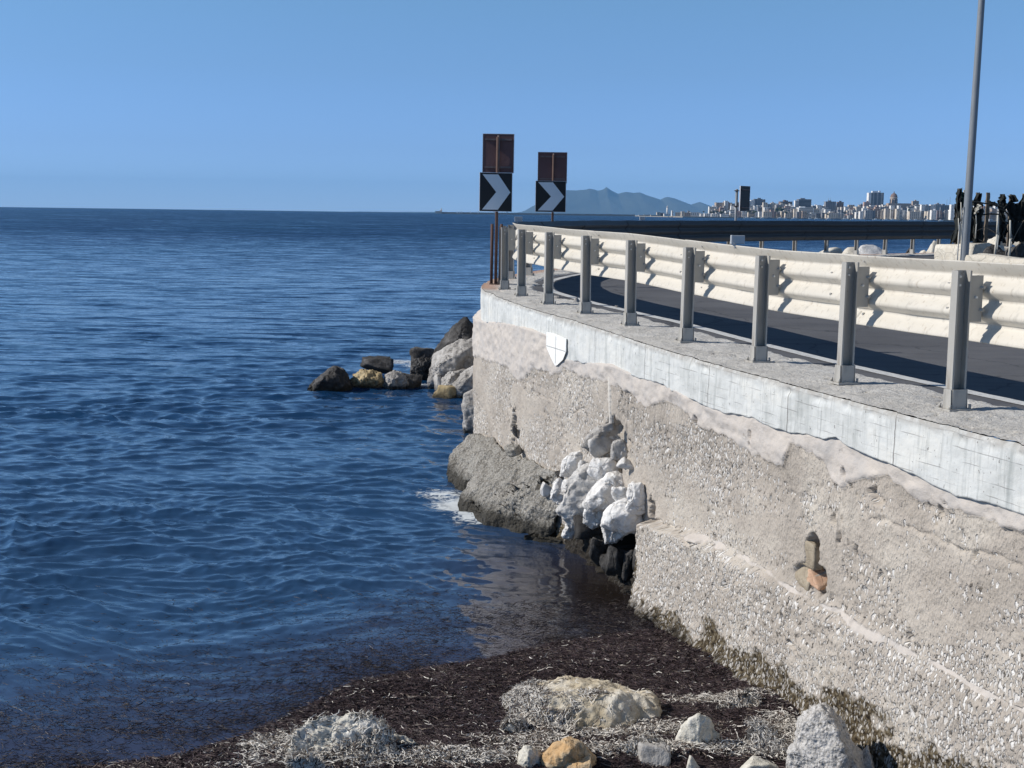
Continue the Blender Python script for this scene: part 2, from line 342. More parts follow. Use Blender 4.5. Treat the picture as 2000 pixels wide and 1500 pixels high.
M = dict(
    wall=mat_wall(), parapet=mat_parapet(), curb=mat_curbtop(), asphalt=mat_asphalt(), line=mat_line(),
    beam=mat_galv('galvanised_rail_back', (.60, .56, .485), (.45, .42, .36), .55),
    beamshade=mat_galv('shade_darkened_rail', (.075, .073, .07), (.05, .05, .05), .6),  # same steel, darkened in colour for the shaded far side
    post=mat_galv('galvanised_post', (.40, .385, .35), (.27, .255, .23), .5),
    rust=mat_galv('rusty_steel', (.105, .062, .05), (.05, .03, .025), .85),
    rustpanel=mat_galv('rusty_sign_back', (.115, .058, .055), (.17, .10, .10), .8),
    black=simple('black_sheeting', (.008, .008, .009), .5), white=simple('reflective_white', (.66, .70, .72), .5, var=.1, scale=3),
    rimwhite=simple('pale_sign_edge', (.55, .55, .57), .5),
    lamp=mat_galv('grey_lamp_post_paint', (.21, .23, .25), (.16, .18, .20), .5),
    reflector=simple('grey_reflector_plastic', (.42, .44, .46), .4),
    netting=simple('black_netting', (.016, .019, .018), .9, var=.5, scale=12), green=simple('green_netting', (.03, .07, .06), .9, var=.4, scale=12),
    wood=simple('weathered_wood', (.16, .13, .10), .9, var=.4, scale=20, bump=.01),
    stick=simple('pale_cane', (.50, .48, .42), .8), whitestone=mat_rock('whitewashed_stone', (.50, .46, .38), (.62, .57, .48), (.70, .66, .57), False, bumpd=.02),
    limestone=mat_rock('white_limestone', (.50, .48, .45), (.72, .70, .67), (.84, .83, .80), True),
    grey=mat_rock('grey_limestone', (.22, .205, .185), (.38, .36, .335), (.52, .50, .47), True),
    dark=mat_rock('dark_wet_stone', (.022, .021, .020), (.055, .052, .05), (.14, .135, .13), True),
    tan=mat_rock('ochre_stone', (.22, .17, .10), (.40, .31, .17), (.52, .43, .27), True),
    palegrey=mat_rock('pale_grey_limestone', (.36, .345, .32), (.54, .52, .49), (.68, .66, .63), True, crack=.15),
    flat=mat_rock('ochre_patched_limestone', (.42, .34, .22), (.52, .45, .33), (.66, .62, .54), False, crack=.1),
    orange=mat_rock('orange_limestone', (.40, .25, .12), (.52, .33, .16), (.62, .50, .34), False),
    cream=mat_rock('cream_limestone', (.45, .42, .35), (.62, .59, .51), (.74, .71, .65), False, crack=.1),
    granular=mat_rock('speckled_concrete_boulder', (.36, .34, .31), (.47, .45, .42), (.58, .56, .53), False, sc=1.6, bumpd=.025, speck=(.62, .60, .58), crack=.0, peb=42),
    slab=mat_rock('barnacled_concrete_slab', (.17, .155, .13), (.27, .25, .215), (.36, .34, .30), True, sc=1.8, bumpd=.06, speck=(.55, .53, .49), crack=.1, wl=.22, peb=24),
    block=mat_rock('sandstone_block', (.24, .20, .15), (.32, .27, .20), (.38, .33, .25), False, sc=2.5, bumpd=.008),
    brick=mat_rock('orange_brick', (.42, .26, .17), (.52, .33, .22), (.56, .40, .28), False, sc=2.5, bumpd=.008),
    strand=mat_strand('posidonia_leaves'), dry=mat_strand('dried_posidonia_leaves', .8),
    water=mat_water())
#SECTION_SEA
# ------------------------------------------------------------------ shoreline (world x,y) from the photo's mat outline
SHORE = [tuple(at(*q, z=0.02))[:2] for q in [(150, 1500), (330, 1478), (470, 1440), (560, 1400), (640, 1360), (700, 1330), (820, 1308), (960, 1285), (1100, 1252), (1250, 1232), (1380, 1228)]]
SHORE = [(-6, 7.6)] + SHORE + [(3.5, 11.9)]
SHX = np.array([q[0] for q in SHORE]); SHY = np.array([q[1] for q in SHORE])
def shore_d(x, y):                    # >0 on the beach side (metres towards the camera), <0 out at sea
    return (np.interp(x, SHX, SHY) - y)*.85

# ------------------------------------------------------------------ sea
FOAM = []        # (x, y, rx, ry, strength)
def foam(px, py, rx, ry, a=1.0): q = at(px, py, z=0); FOAM.append((q.x, q.y, rx*1.3, ry*1.35, a))
for q in [(900, 985, .45, .45, 1.0), (870, 965, .55, .35, .8), (925, 1010, .35, .3, .9), (820, 960, .6, .3, .35), (1240, 1140, .18, .22, .9), (720, 752, .9, .35, .95), (790, 752, .7, .4, .95),
          (825, 715, .6, .6, .9), (780, 706, .9, .5, .75), (860, 770, .3, .25, .7), (735, 705, .5, .35, .5), (1050, 1052, .5, .12, .25), (840, 735, .5, .5, .6), (660, 764, .5, .2, .5)]: foam(*q)
def build_sea():
    q = np.concatenate([np.linspace(1700, 440, 800), np.linspace(439, 420.5, 44)[1:]])
    r = CAM_H/np.tan(PITCH+np.arctan((q-750)/FPX))
    r = np.concatenate([[1.5, 3., 4.5], r[r < 1500], [1800, 2500, 3500, 5000, 6500, 8000]])
    a = np.radians(np.concatenate([np.linspace(-85, -30, 23)[:-1], np.linspace(-30, 27, 1000), np.linspace(27, 85, 25)[1:]]))
    R, A = np.meshgrid(r, a, indexing='ij'); dr = np.gradient(r)[:, None]
    dA = np.gradient(a)[None, :]*R
    X = R*np.sin(A); Y = R*np.cos(A)
    Z = np.zeros_like(X); g = np.random.default_rng(3)
    wx = X + .5*fbm(X*.35, Y*.35, 1., 3); wy = Y + .5*fbm(X*.35, Y*.35, 7., 3)
    SX = np.zeros_like(X); SY = np.zeros_like(X)
    for i in range(84):
        lam = .13*(22 ** (i/83.0)); k = 2*math.pi/lam
        th = math.radians(-97 + g.normal()*(25 if lam < 1.0 else 17)); kx, ky = k*math.cos(th), k*math.sin(th)
        amp = .0084*lam**.95*g.uniform(.5, 1.4)
        if lam > .7: amp *= (.7/lam)**1.15
        if lam < .6: amp *= 1.35
        fade = 1-sstep(.22, .5, np.maximum(dr, dA*.7)/lam)
        if not fade.any(): continue
        ph = kx*wx+ky*wy+g.uniform(0, 6.28)
        # peaked crests
        Z += amp*fade*(np.sin(ph) + .22*np.cos(2*ph-1.57))
        SX += amp*fade*np.cos(ph)*math.cos(th)*.9; SY += amp*fade*np.cos(ph)*math.sin(th)*.9
    group = .72+.32*fbm(X*.09, Y*.16, 3., 3)
    d = -shore_d(X, Y)
    calm = 1-sstep(.1, 4.2, d)
    bay = np.exp(-(((X-1.0)/1.5)**2+((Y-13.4)/2.3)**2)); calm = np.maximum(calm, np.clip(bay*1.15, 0, 1))
    amp = (1-calm*.93)*group
    Z *= amp; X2 = X+SX*amp; Y2 = Y+SY*amp
    F_ = np.zeros_like(X)
    for fx, fy, rx, ry, s in FOAM:
        m = np.exp(-(((X-fx)/rx)**2+((Y-fy)/ry)**2)); F_ = np.maximum(F_, s*m)
    F_ = F_*1.0
    shallow = np.maximum(1-sstep(.0, 3.0, d), np.exp(-(((X-.9)/1.5)**2+((Y-13.2)/2.2)**2))*.95)
    bay_shade = np.exp(-(((X-1.1)/1.2)**2+((Y-13.0)/2.0)**2))  # wall's shade and reflection painted brown into the bay water
    V = np.stack([X2, Y2, Z], -1).reshape(-1, 3)
    me = npmesh('sea', V, gridfaces(*X.shape, flip=True), attrs=dict(foam=F_, shallow=shallow, calm=calm, bay_shade=bay_shade))
    o = link('sea', me, M['water']); tag(o, 'deep blue rippled sea reaching the horizon', 'sea', kind='structure')
build_sea()

# ------------------------------------------------------------------ sea wall
EDGE0, EDGE1 = 1.2, 44.0
LEDGE = [wall_at(*q) for q in [(1262, 1015), (1330, 1035), (1390, 1060), (1500, 1120), (1615, 1190), (1800, 1295), (2000, 1400)]]
MORT = [wall_at(*q) for q in [(940, 695), (965, 706), (990, 712), (1012, 742), (1045, 722), (1080, 730), (1105, 722), (1135, 740), (1160, 742), (1187, 748), (1215, 752), (1262, 790), (1300, 782), (1345, 812), (1366, 830), (1400, 838), (1440, 862), (1470, 885), (1500, 905), (1530, 915), (1545, 868), (1570, 872), (1600, 892), (1625, 940), (1650, 945), (1690, 925), (1730, 925), (1765, 958), (1800, 985), (1860, 1000), (1940, 1020), (2000, 1045)]]
PARB = [wall_at(*q) for q in [(946, 628), (975, 628), (1000, 632), (1040, 642), (1075, 655), (1100, 700), (1150, 706), (1200, 712), (1240, 730), (1300, 748), (1350, 775), (1400, 797), (1480, 812), (1520, 832), (1600, 850), (1640, 852), (1695, 882), (1785, 920), (1875, 965), (1935, 970), (2000, 995)]]
def curve(L, s, ext=None):
    L = sorted(L, key=lambda q: q[1]); return np.interp(s, [q[1] for q in L], [q[2] for q in L])
def build_wall():
    root = empty('sea_wall', (float(edge(10.)[0]), float(edge(10.)[1]), 0)); off = Vector(root.location)
    tag(root, 'long weathered pebble concrete sea wall with pale concrete top band beside the water', 'sea wall')
    s = np.concatenate([np.arange(EDGE0, 6, .05), np.arange(6, 22.5, .0135), np.arange(22.5, EDGE1, .25)])
    s = np.concatenate([np.arange(EDGE0, 3., .05), np.arange(3., 12, .012), np.arange(12, 22.5, .018), np.arange(22.5, EDGE1, .25)])
    z0 = -.45; nz = 215
    P = edge(s); Nn = pnorm(s); yb = base_z(P[:, 1])
    t = np.linspace(0, 1, nz)[None, :]; Sg = np.repeat(s[:, None], nz, 1)
    Zg = z0+(yb[:, None]-.06-z0)*t
    led = curve(LEDGE, s)[:, None]; sl = LEDGE[0][1]
    led_on = sstep(sl+.02, sl-.06, Sg)       # ledge stops at the rubble-filled hole
    mort_z = curve(MORT, s)[:, None] + .035*fbm(Sg*3, 2.2, 0., 4) + .02*fbm(Sg*14, 1.1, 0, 2)
    D = .018*fbm(Sg*.8, Zg*.8, 1., 4) + .012*fbm(Sg*3.2, Zg*3.2, 4., 4)
    rough = .005*fbm(Sg*16, Zg*16, 2., 3) + .004*np.abs(fbm(Sg*34, Zg*34, 8., 2))
    mort = sstep(-.012, .012, Zg-mort_z)
    D = D + rough*(1-mort)*(1+.8*sstep(led+.02, led-.02, Zg))
    lump = .016*np.maximum(fbm(Sg*2.8, Zg*5.5, 9., 4), -.25)
    D = D + mort*(.018+lump+.008*fbm(Sg*9, Zg*12, 3., 3))
    D = D - .075*sstep(-.01, .02, Zg-curve(PARB, s)[:, None])
    # footing step with a fillet that fades to the near end
    near = sstep(LEDGE[0][1]-4.5, LEDGE[0][1], Sg)
    wob = .02*fbm(Sg*5, 0., 3., 3)
    step = sstep(led+.03+.10*(1-near), led-.03-.06*(1-near), Zg+wob)*(.06+.09*near)*led_on
    D = D + step + sstep(.5, -.2, Zg)*.05*led_on
    # toe: rough crust near the water
    toe = sstep(.30, .02, Zg+.06*fbm(Sg*6, Zg*6, 2, 3))
    D = D + toe*(.05*np.maximum(fbm(Sg*9, Zg*11, 5., 3), -.4)+.03)
    # the lower wall at the tip stands proud of the band above it
    D = D + sstep(19.2, 20.4, pth(Sg)[..., 1])*.10*sstep(2.55, 2.42, Zg)
    # cavities
    def cav(px, py, rs, rz, dep, rag=.35, pw=4):
        nonlocal D, pebb
        p, s0, zz = wall_at(px, py)
        rr = np.sqrt(((Sg-s0)/rs)**2+((Zg-zz)/rz)**2)*(1+rag*fbm(Sg*9/max(rs, .1)*.2, Zg*9/max(rs, .1)*.2, px, 3))
        m = sstep(1.12, .86, rr); D = D*(1-m)+(D-dep)*m; return m
    pebb = .40+.9*fbm(Sg*.55, Zg*1.1, 6., 4)+.55*sstep(led+.05, led-.1, Zg)+.35*np.exp(-((Zg-led-.35)/.25)**2)*fbm(Sg*1.5, Zg*2, 12., 2)
    # layered pours: bands with fewer pebbles
    pebb = pebb - .5*sstep(.55, .8, np.sin(Zg*5.3+fbm(Sg*.4, Zg, 3., 3)*2.2+1.0))*(Zg > led+.25)
    pebb = np.clip(pebb, 0, 1.2)
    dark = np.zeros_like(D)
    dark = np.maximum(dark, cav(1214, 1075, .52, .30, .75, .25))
    cav(1190, 960, .42, .42, .22, .2)
    cav(1205, 868, .33, .26, .16, .2)
    cav(1274, 1000, .07, .13, .2, .5)
    cav(1003, 838, .13, .26, .35, .5); cav(1006, 885, .1, .1, .2, .5)
    cav(1585, 1080, .10, .17, .14, .12); cav(1600, 1134, .09, .12, .16, .12)
    cav(1566, 1125, .11, .10, .05, .25)
    for q in [(1638, 1047, .03, .05, .07), (1656, 1062, .015, .03, .05), (1672, 1076, .016, .035, .05), (1361, 818, .03, .035, .06), (1468, 850, .035, .05, .07), (1291, 840, .015, .02, .04), (1721, 1123, .02, .03, .05), (1370, 985, .012, .03, .04),
              (1385, 996, .012, .03, .04), (1398, 1050, .02, .03, .05), (1424, 984, .012, .03, .04), (1900, 1092, .025, .02, .05), (1626, 1015, .03, .03, .06), (1440, 1146, .05, .03, .05), (1710, 975, .08, .04, .06), (1836, 1000, .05, .05, .06), (1650, 925, .05, .06, .05), (1127, 820, .012, .05, .05), (1190, 828, .03, .04, .08), (1780, 1240, .03, .03, .05), (1560, 1255, .06, .03, .05)]:
        cav(*q, .6)
    # thin cracks (small grooves following jittered lines)
    def crack(pts, w=.010, dep=.03):
        nonlocal D
        Q = [wall_at(*q) for q in pts]
        for (a, b) in zip(Q[:-1], Q[1:]):
            ax, az, bx, bz = a[1], a[2], b[1], b[2]; dx, dz = bx-ax, bz-az; L2 = dx*dx+dz*dz+1e-9
            js = Sg+.02*fbm(Sg*8, Zg*8, 5., 3); jz = Zg+.02*fbm(Sg*8, Zg*8, 15., 3)
            tt = np.clip(((js-ax)*dx+(jz-az)*dz)/L2, 0, 1); dd = np.hypot(js-ax-tt*dx, jz-az-tt*dz)
            D = D - dep*sstep(w*1.6, w*.6, dd)
    crack([(1262, 1012), (1330, 1035), (1345, 1046), (1392, 1064)], .014, .05)
    crack([(1113, 770), (1113, 812), (1117, 830)]); crack([(1117, 806), (1140, 795)], .007)
    crack([(1700, 1010), (1790, 1035), (1870, 1072), (1990, 1100)], .009, .02)
    crack([(1225, 830), (1226, 925)], .006, .02); crack([(1395, 1060), (1500, 1115)], .006, .02)
    crack([(1040, 765), (1085, 785)], .006, .015); crack([(993, 720), (994, 830)], .008, .02)
    D = np.where(Zg < z0+.01, D, D)
    streak = np.zeros_like(D)
    for px, w_, st in [(1225, .34, .75), (1290, .30, .85), (1330, .16, .7), (1385, .2, .5), (1150, .12, .5), (985, .12, .4), (1545, .18, .5), (1650, .15, .5), (1450, .18, .4)]:
        s0 = wall_at(px, 850)[1]; mz = np.interp(s0, *zip(*sorted([(q[1], q[2]) for q in MORT])))
        streak = np.maximum(streak, st*np.exp(-((Sg-s0)/w_)**2)*sstep(mz-1.15, mz-.15, Zg)*(1-mort))
    mort2 = np.clip(mort*.9, 0, 1)
    # pale smear of mortar along the footing
    sm = np.exp(-((Zg-led-.03+.02*fbm(Sg*3, 0, 8, 3))/(.035+.02*fbm(Sg*1.3, 2., 8, 3)))**2)*(1-sstep(sl-1.3, sl-.9, Sg))*(.52+.22*fbm(Sg*6, Zg*6, 31., 4))
    mort2 = np.maximum(mort2, sm)
    pebb = pebb*(1-.9*sstep(.12, .30, fbm(Sg*.7, Zg*1.7, 77., 4))*sstep(led-.1, led+.2, Zg)); rgh = sstep(.25, .5, fbm(Sg*1.3, Zg*2.2, 55., 4)); D = D-rgh*(1-mort)*.018*np.abs(fbm(Sg*13, Zg*13, 4., 3)); pebb = np.clip(pebb+rgh*.5, 0, 1.2)
    # grey patches where the lower band shows through
    atop = .20+.34*sstep(LEDGE[0][1], LEDGE[0][1]-3.6, Sg)+.10*sstep(LEDGE[0][1]-3., LEDGE[0][1]-5, Sg)
    algae_shade = sstep(atop+.06, atop-.16, Zg+.15*fbm(Sg*3.0, Zg*5, 12., 5, .6))*(.9+.35*fbm(Sg*12, Zg*12, 3., 3)); algae_shade = np.maximum(algae_shade, dark*.9)
    algae_shade = np.maximum(algae_shade, .9*sstep(.62, .42, Zg)*sstep(wall_at(1268, 1080)[1]-.05, wall_at(1268, 1080)[1]+.02, Sg)*sstep(wall_at(1110, 1040)[1]+.1, wall_at(1110, 1040)[1], Sg))  # wall foot under the heap darkened in colour as hollow shade
    algae_shade = np.maximum(algae_shade, sstep(.9, .2, Zg+.2*fbm(Sg*2, Zg*2, 5., 3))*sstep(17.5, 19.5, pth(Sg)[..., 1])*.5)
    wet_sh = sstep(.62, .48, Zg+.08*fbm(Sg*5, Zg*5, 2., 3))*sstep(wall_at(1262, 1080)[1]-.03, wall_at(1262, 1080)[1]+.02, Sg)*sstep(wall_at(1110, 1040)[1]+.1, wall_at(1110, 1040)[1], Sg)  # shade of the hollow put into the wall colour
    wet_sh = np.maximum(wet_sh, sstep(.16, .04, Zg+.06*fbm(Sg*6, Zg*6, 2., 3))*.8)
    V = np.stack([P[:, None, 0]+Nn[:, None, 0]*D, P[:, None, 1]+Nn[:, None, 1]*D, Zg], -1)
    V = V.reshape(-1, 3)-np.array(off)
    uv = np.stack([Sg, Zg], -1).reshape(-1, 2)
    me = npmesh('wall_face', V, gridfaces(len(s), nz), uv=uv, attrs=dict(wet_shade=np.clip(wet_sh, 0, 1), mortar=mort2, algae_shade=algae_shade, pebble=pebb, streak=streak))
    link('wall_face', me, M['wall'], root)
    # ---- parapet band: face + rounded arris + top running back under the posts
    s = np.concatenate([np.arange(EDGE0, 22.5, .022), np.arange(22.5, EDGE1, .2)])
    P = edge(s); Nn = pnorm(s); zt = base_z(P[:, 1])
    zb = curve(PARB, s)+.012*fbm(s*6, 0., 3., 3)-.02
    ns = 34; t = np.linspace(0, 1, ns)
    Sg = np.repeat(s[:, None], ns, 1); Zg = zb[:, None]+(zt-zb)[:, None]*t[None, :]
    step14 = .018*sstep(wall_at(1238, 680)[1]-.01, wall_at(1238, 680)[1]+.01, Sg)      # pour joint: far bay set back
    Dp = .030 - step14 + .006*fbm(Sg*1.5, Zg*3, 3., 3) + .003*fbm(Sg*20, Zg*20, 3., 3)
    chip = .05*np.maximum(fbm(Sg*7, Zg*9, 21., 3)-.25, 0)*sstep(.7, 1., t)[None, :]
    rnd = .012*np.clip((t-.93)/.07, 0, 1)[None, :]**2
    Dp = Dp - chip - rnd
    V1 = np.stack([P[:, None, 0]+Nn[:, None, 0]*Dp, P[:, None, 1]+Nn[:, None, 1]*Dp, Zg-.0*chip], -1)
    back = np.stack([P-Nn*.12, ], 1)
    low = np.stack([P[:, 0]-Nn[:, 0]*.12, P[:, 1]-Nn[:, 1]*.12, zb], -1)[:, None, :]
    V = np.concatenate([low, V1], 1); Sg = np.concatenate([Sg[:, :1], Sg], 1); Zu = np.concatenate([Zg[:, :1], Zg], 1)
    dirt = np.concatenate([np.zeros((len(s), 1)), np.repeat((sstep(.80, 1.0, t)*.9)[None, :], len(s), 0)], 1)
    me = npmesh('parapet_band', V.reshape(-1, 3)-np.array(off), gridfaces(len(s), ns+1), uv=np.stack([Sg, Zu], -1).reshape(-1, 2), attrs=dict(dirt=dirt))
    link('parapet_band', me, M['parapet'], root)
    # top surface
    wn_ = 40; w = np.linspace(0, 1, wn_)[None, :]
    inner = pth(s)-Nn*(.56+.05*fbm(s*1.3, 0., 5., 3)+.03*fbm(s*6, 0, 2, 2))[:, None]
    outer = P + Nn*(Dp[:, -1]-.001)[:, None]
    X = outer[:, None, 0]*(1-w)+inner[:, None, 0]*w; Y = outer[:, None, 1]*(1-w)+inner[:, None, 1]*w
    Zt = (zt[:, None]+.004+.010*fbm(X*4, Y*4, 3., 4)*sstep(0, .08, w)+.006*np.abs(fbm(X*16, Y*16, 3, 3))) - .03*sstep(.93, 1, w)
    crk_ = .02*sstep(.03, .0, np.abs(fbm(X*1.6, Y*1.6, 44., 3)))
    Zt = Zt-crk_*sstep(.05, .1, w)
    rust = sstep(19.3, 20.2, Y)*sstep(.55, .1, w)
    me = npmesh('wall_top', np.stack([X, Y, Zt], -1).reshape(-1, 3)-np.array(off), gridfaces(len(s), wn_, flip=False), attrs=dict(rust=rust))
    link('wall_top', me, M['curb'], root)
    # shield-shaped whitewash patch
    (c, s0, zc) = wall_at(1091, 683); p2, s2, _ = wall_at(1072, 683); w2 = abs(s2-s0)
    bm = bmesh.new(); n = Vector((*pnorm(s0), 0)); d = Vector((*pdir(s0), 0))
    out = [(-1, 1), (-.3, 1.06), (.4, .98), (1, .92), (1.0, .1), (.72, -.5), (.15, -1.0), (-.05, -1.08), (-.55, -.55), (-.98, 0)]
    o0 = Vector(c)+n*.030
    f = bm.faces.new([bm.verts.new(o0+d*(x*w2*-1)*-1*-1+Vector((0, 0, z*.19))) for x, z in out])
    r = bmesh.ops.extrude_face_region(bm, geom=[f]); bmesh.ops.translate(bm, verts=[v for v in r['geom'] if isinstance(v, bmesh.types.BMVert)], vec=n*.009)
    for g_ in ((-1, .1, 1, .1), (0, -1, 0, 1)):
        a = o0+d*g_[0]*w2*.95+Vector((0, 0, g_[1]*.17)); b = o0+d*g_[2]*w2*.95+Vector((0, 0, g_[3]*.17))
        ax = (b-a).normalized(); sd_ = ax.cross(n)*.006
        vs = [bm.verts.new(q+n*.011) for q in (a-sd_, b-sd_, b+sd_, a+sd_)]; ff = bm.faces.new(vs); ff.material_index = 1
    for v in bm.verts: v.co -= off
    bmesh.ops.recalc_face_normals(bm, faces=bm.faces)
    me = bpy.data.meshes.new('shield_patch'); bm.to_mesh(me); bm.free()
    o = link('shield_patch', me, [simple('chalk_white_render', (.80, .80, .775), .9, var=.2, scale=14, bump=.006, bscale=25), simple('groove_grey', (.4, .4, .38), .9)], root)
    o['label'] = 'white shield shaped patch scored with a cross'
    # mortar rib running down below the band
    a, sa, za = wall_at(1193, 735); b, sb, zb_ = wall_at(1195, 826)
    bm = bmesh.new(); N_ = 26; rings = []
    for i in range(N_):
        tt = i/(N_-1); s_ = sa+(sb-sa)*tt; z_ = za+(zb_-za)*tt; wv = .050*(1-.45*tt)*(1+.15*math.sin(i*2.1)); c = edge(s_); n_ = pnorm(s_); d_ = pdir(s_)
        ring = []
        for k in range(7):
            an = math.pi*k/6; q = np.array([*c, z_]); q[:2] += d_*math.cos(an)*wv+n_*(math.sin(an)*.045-.01)
            ring.append(bm.verts.new(Vector(q)-off))
        rings.append(ring)
    for r0, r1 in zip(rings[:-1], rings[1:]):
        for k in range(6): bm.faces.new((r0[k], r0[k+1], r1[k+1], r1[k]))
    bmesh.ops.recalc_face_normals(bm, faces=bm.faces)
    me = bpy.data.meshes.new('mortar_rib'); bm.to_mesh(me); bm.free()
    link('mortar_rib', me, simple('pale_mortar', (.60, .56, .50), .9, var=.15, scale=9, bump=.01, bscale=30), root)
    return root
WALL = build_wall()

# ------------------------------------------------------------------ road
def build_road():
    ys = np.concatenate([np.arange(3, 36, .12), np.arange(36, 70, .6)])
    s_ = s_of_y(ys); L = pth(s_)-pnorm(s_)*.30
    xl = np.interp(ys, L[:, 1], L[:, 0]); xl = np.where(ys > 58, 60, xl)
    cols = 60; w = (np.linspace(0, 1, cols)**2.2)[None, :]
    X = xl[:, None]*(1-w)+75*w; Y = np.repeat(ys[:, None], cols, 1)
    Z = base_z(Y)-.012-.0*X + .02*sstep(2, 8, X-xl[:, None])
    me = npmesh('road', np.stack([X, Y, Z], -1).reshape(-1, 3), gridfaces(len(ys), cols, flip=True))
    tag(link('road', me, M['asphalt']), 'dark asphalt coast road bending behind the guardrail', 'road', kind='structure')
    # white edge line
    s = np.arange(1.5, 45, .1); c = pth(s); n = pnorm(s); V = []
    for o_ in (.70, .84):
        q = c-n*(o_+.006*vn(s*9, o_*50, 0))[:, None]; V.append(np.stack([q[:, 0], q[:, 1], base_z(q[:, 1])-.007], -1))
    V = np.stack(V, 1); me = npmesh('road_edge_line', V.reshape(-1, 3), gridfaces(len(s), 2))
    tag(link('road_edge_line', me, M['line']), 'worn white edge line painted along the road beside the guardrail', 'road marking', kind='structure')
build_road()

# ------------------------------------------------------------------ guardrail
def box_bm(bm, c, ax, ay, az, hx, hy, hz):
    c, ax, ay, az = Vector(c), Vector(ax), Vector(ay), Vector(az); vs = []
    for i in (-1, 1):
        for j in (-1, 1):
            for k in (-1, 1): vs.append(bm.verts.new(c+ax*i*hx+ay*j*hy+az*k*hz))
    for f in ((0, 1, 3, 2), (4, 6, 7, 5), (0, 4, 5, 1), (2, 3, 7, 6), (0, 2, 6, 4), (1, 5, 7, 3)): bm.faces.new([vs[i] for i in f])
    return vs
def fin(bm, name, m, parent=None, bevel=0.0, smooth=False):
    bmesh.ops.recalc_face_normals(bm, faces=bm.faces)
    if bevel: bmesh.ops.bevel(bm, geom=list(bm.edges), offset=bevel, segments=1, affect='EDGES', clamp_overlap=True)
    if smooth:
        for f in bm.faces: f.smooth = True
    me = bpy.data.meshes.new(name); bm.to_mesh(me); bm.free(); return link(name, me, m, parent)
EX, EY, EZ = Vector((1, 0, 0)), Vector((0, 1, 0)), Vector((0, 0, 1))
def cyl_bm(bm, a, b, r0, r1=None, n=12):
    a, b = Vector(a), Vector(b); r1 = r0 if r1 is None else r1; ax = (b-a).normalized()
    u = ax.orthogonal().normalized(); v = ax.cross(u)
    A = [bm.verts.new(a+(u*math.cos(2*math.pi*i/n)+v*math.sin(2*math.pi*i/n))*r0) for i in range(n)]
    B = [bm.verts.new(b+(u*math.cos(2*math.pi*i/n)+v*math.sin(2*math.pi*i/n))*r1) for i in range(n)]
    for i in range(n):
        f = bm.faces.new((A[i], A[(i+1) % n], B[(i+1) % n], B[i])); f.smooth = True
    bm.faces.new(A[::-1]); bm.faces.new(B)
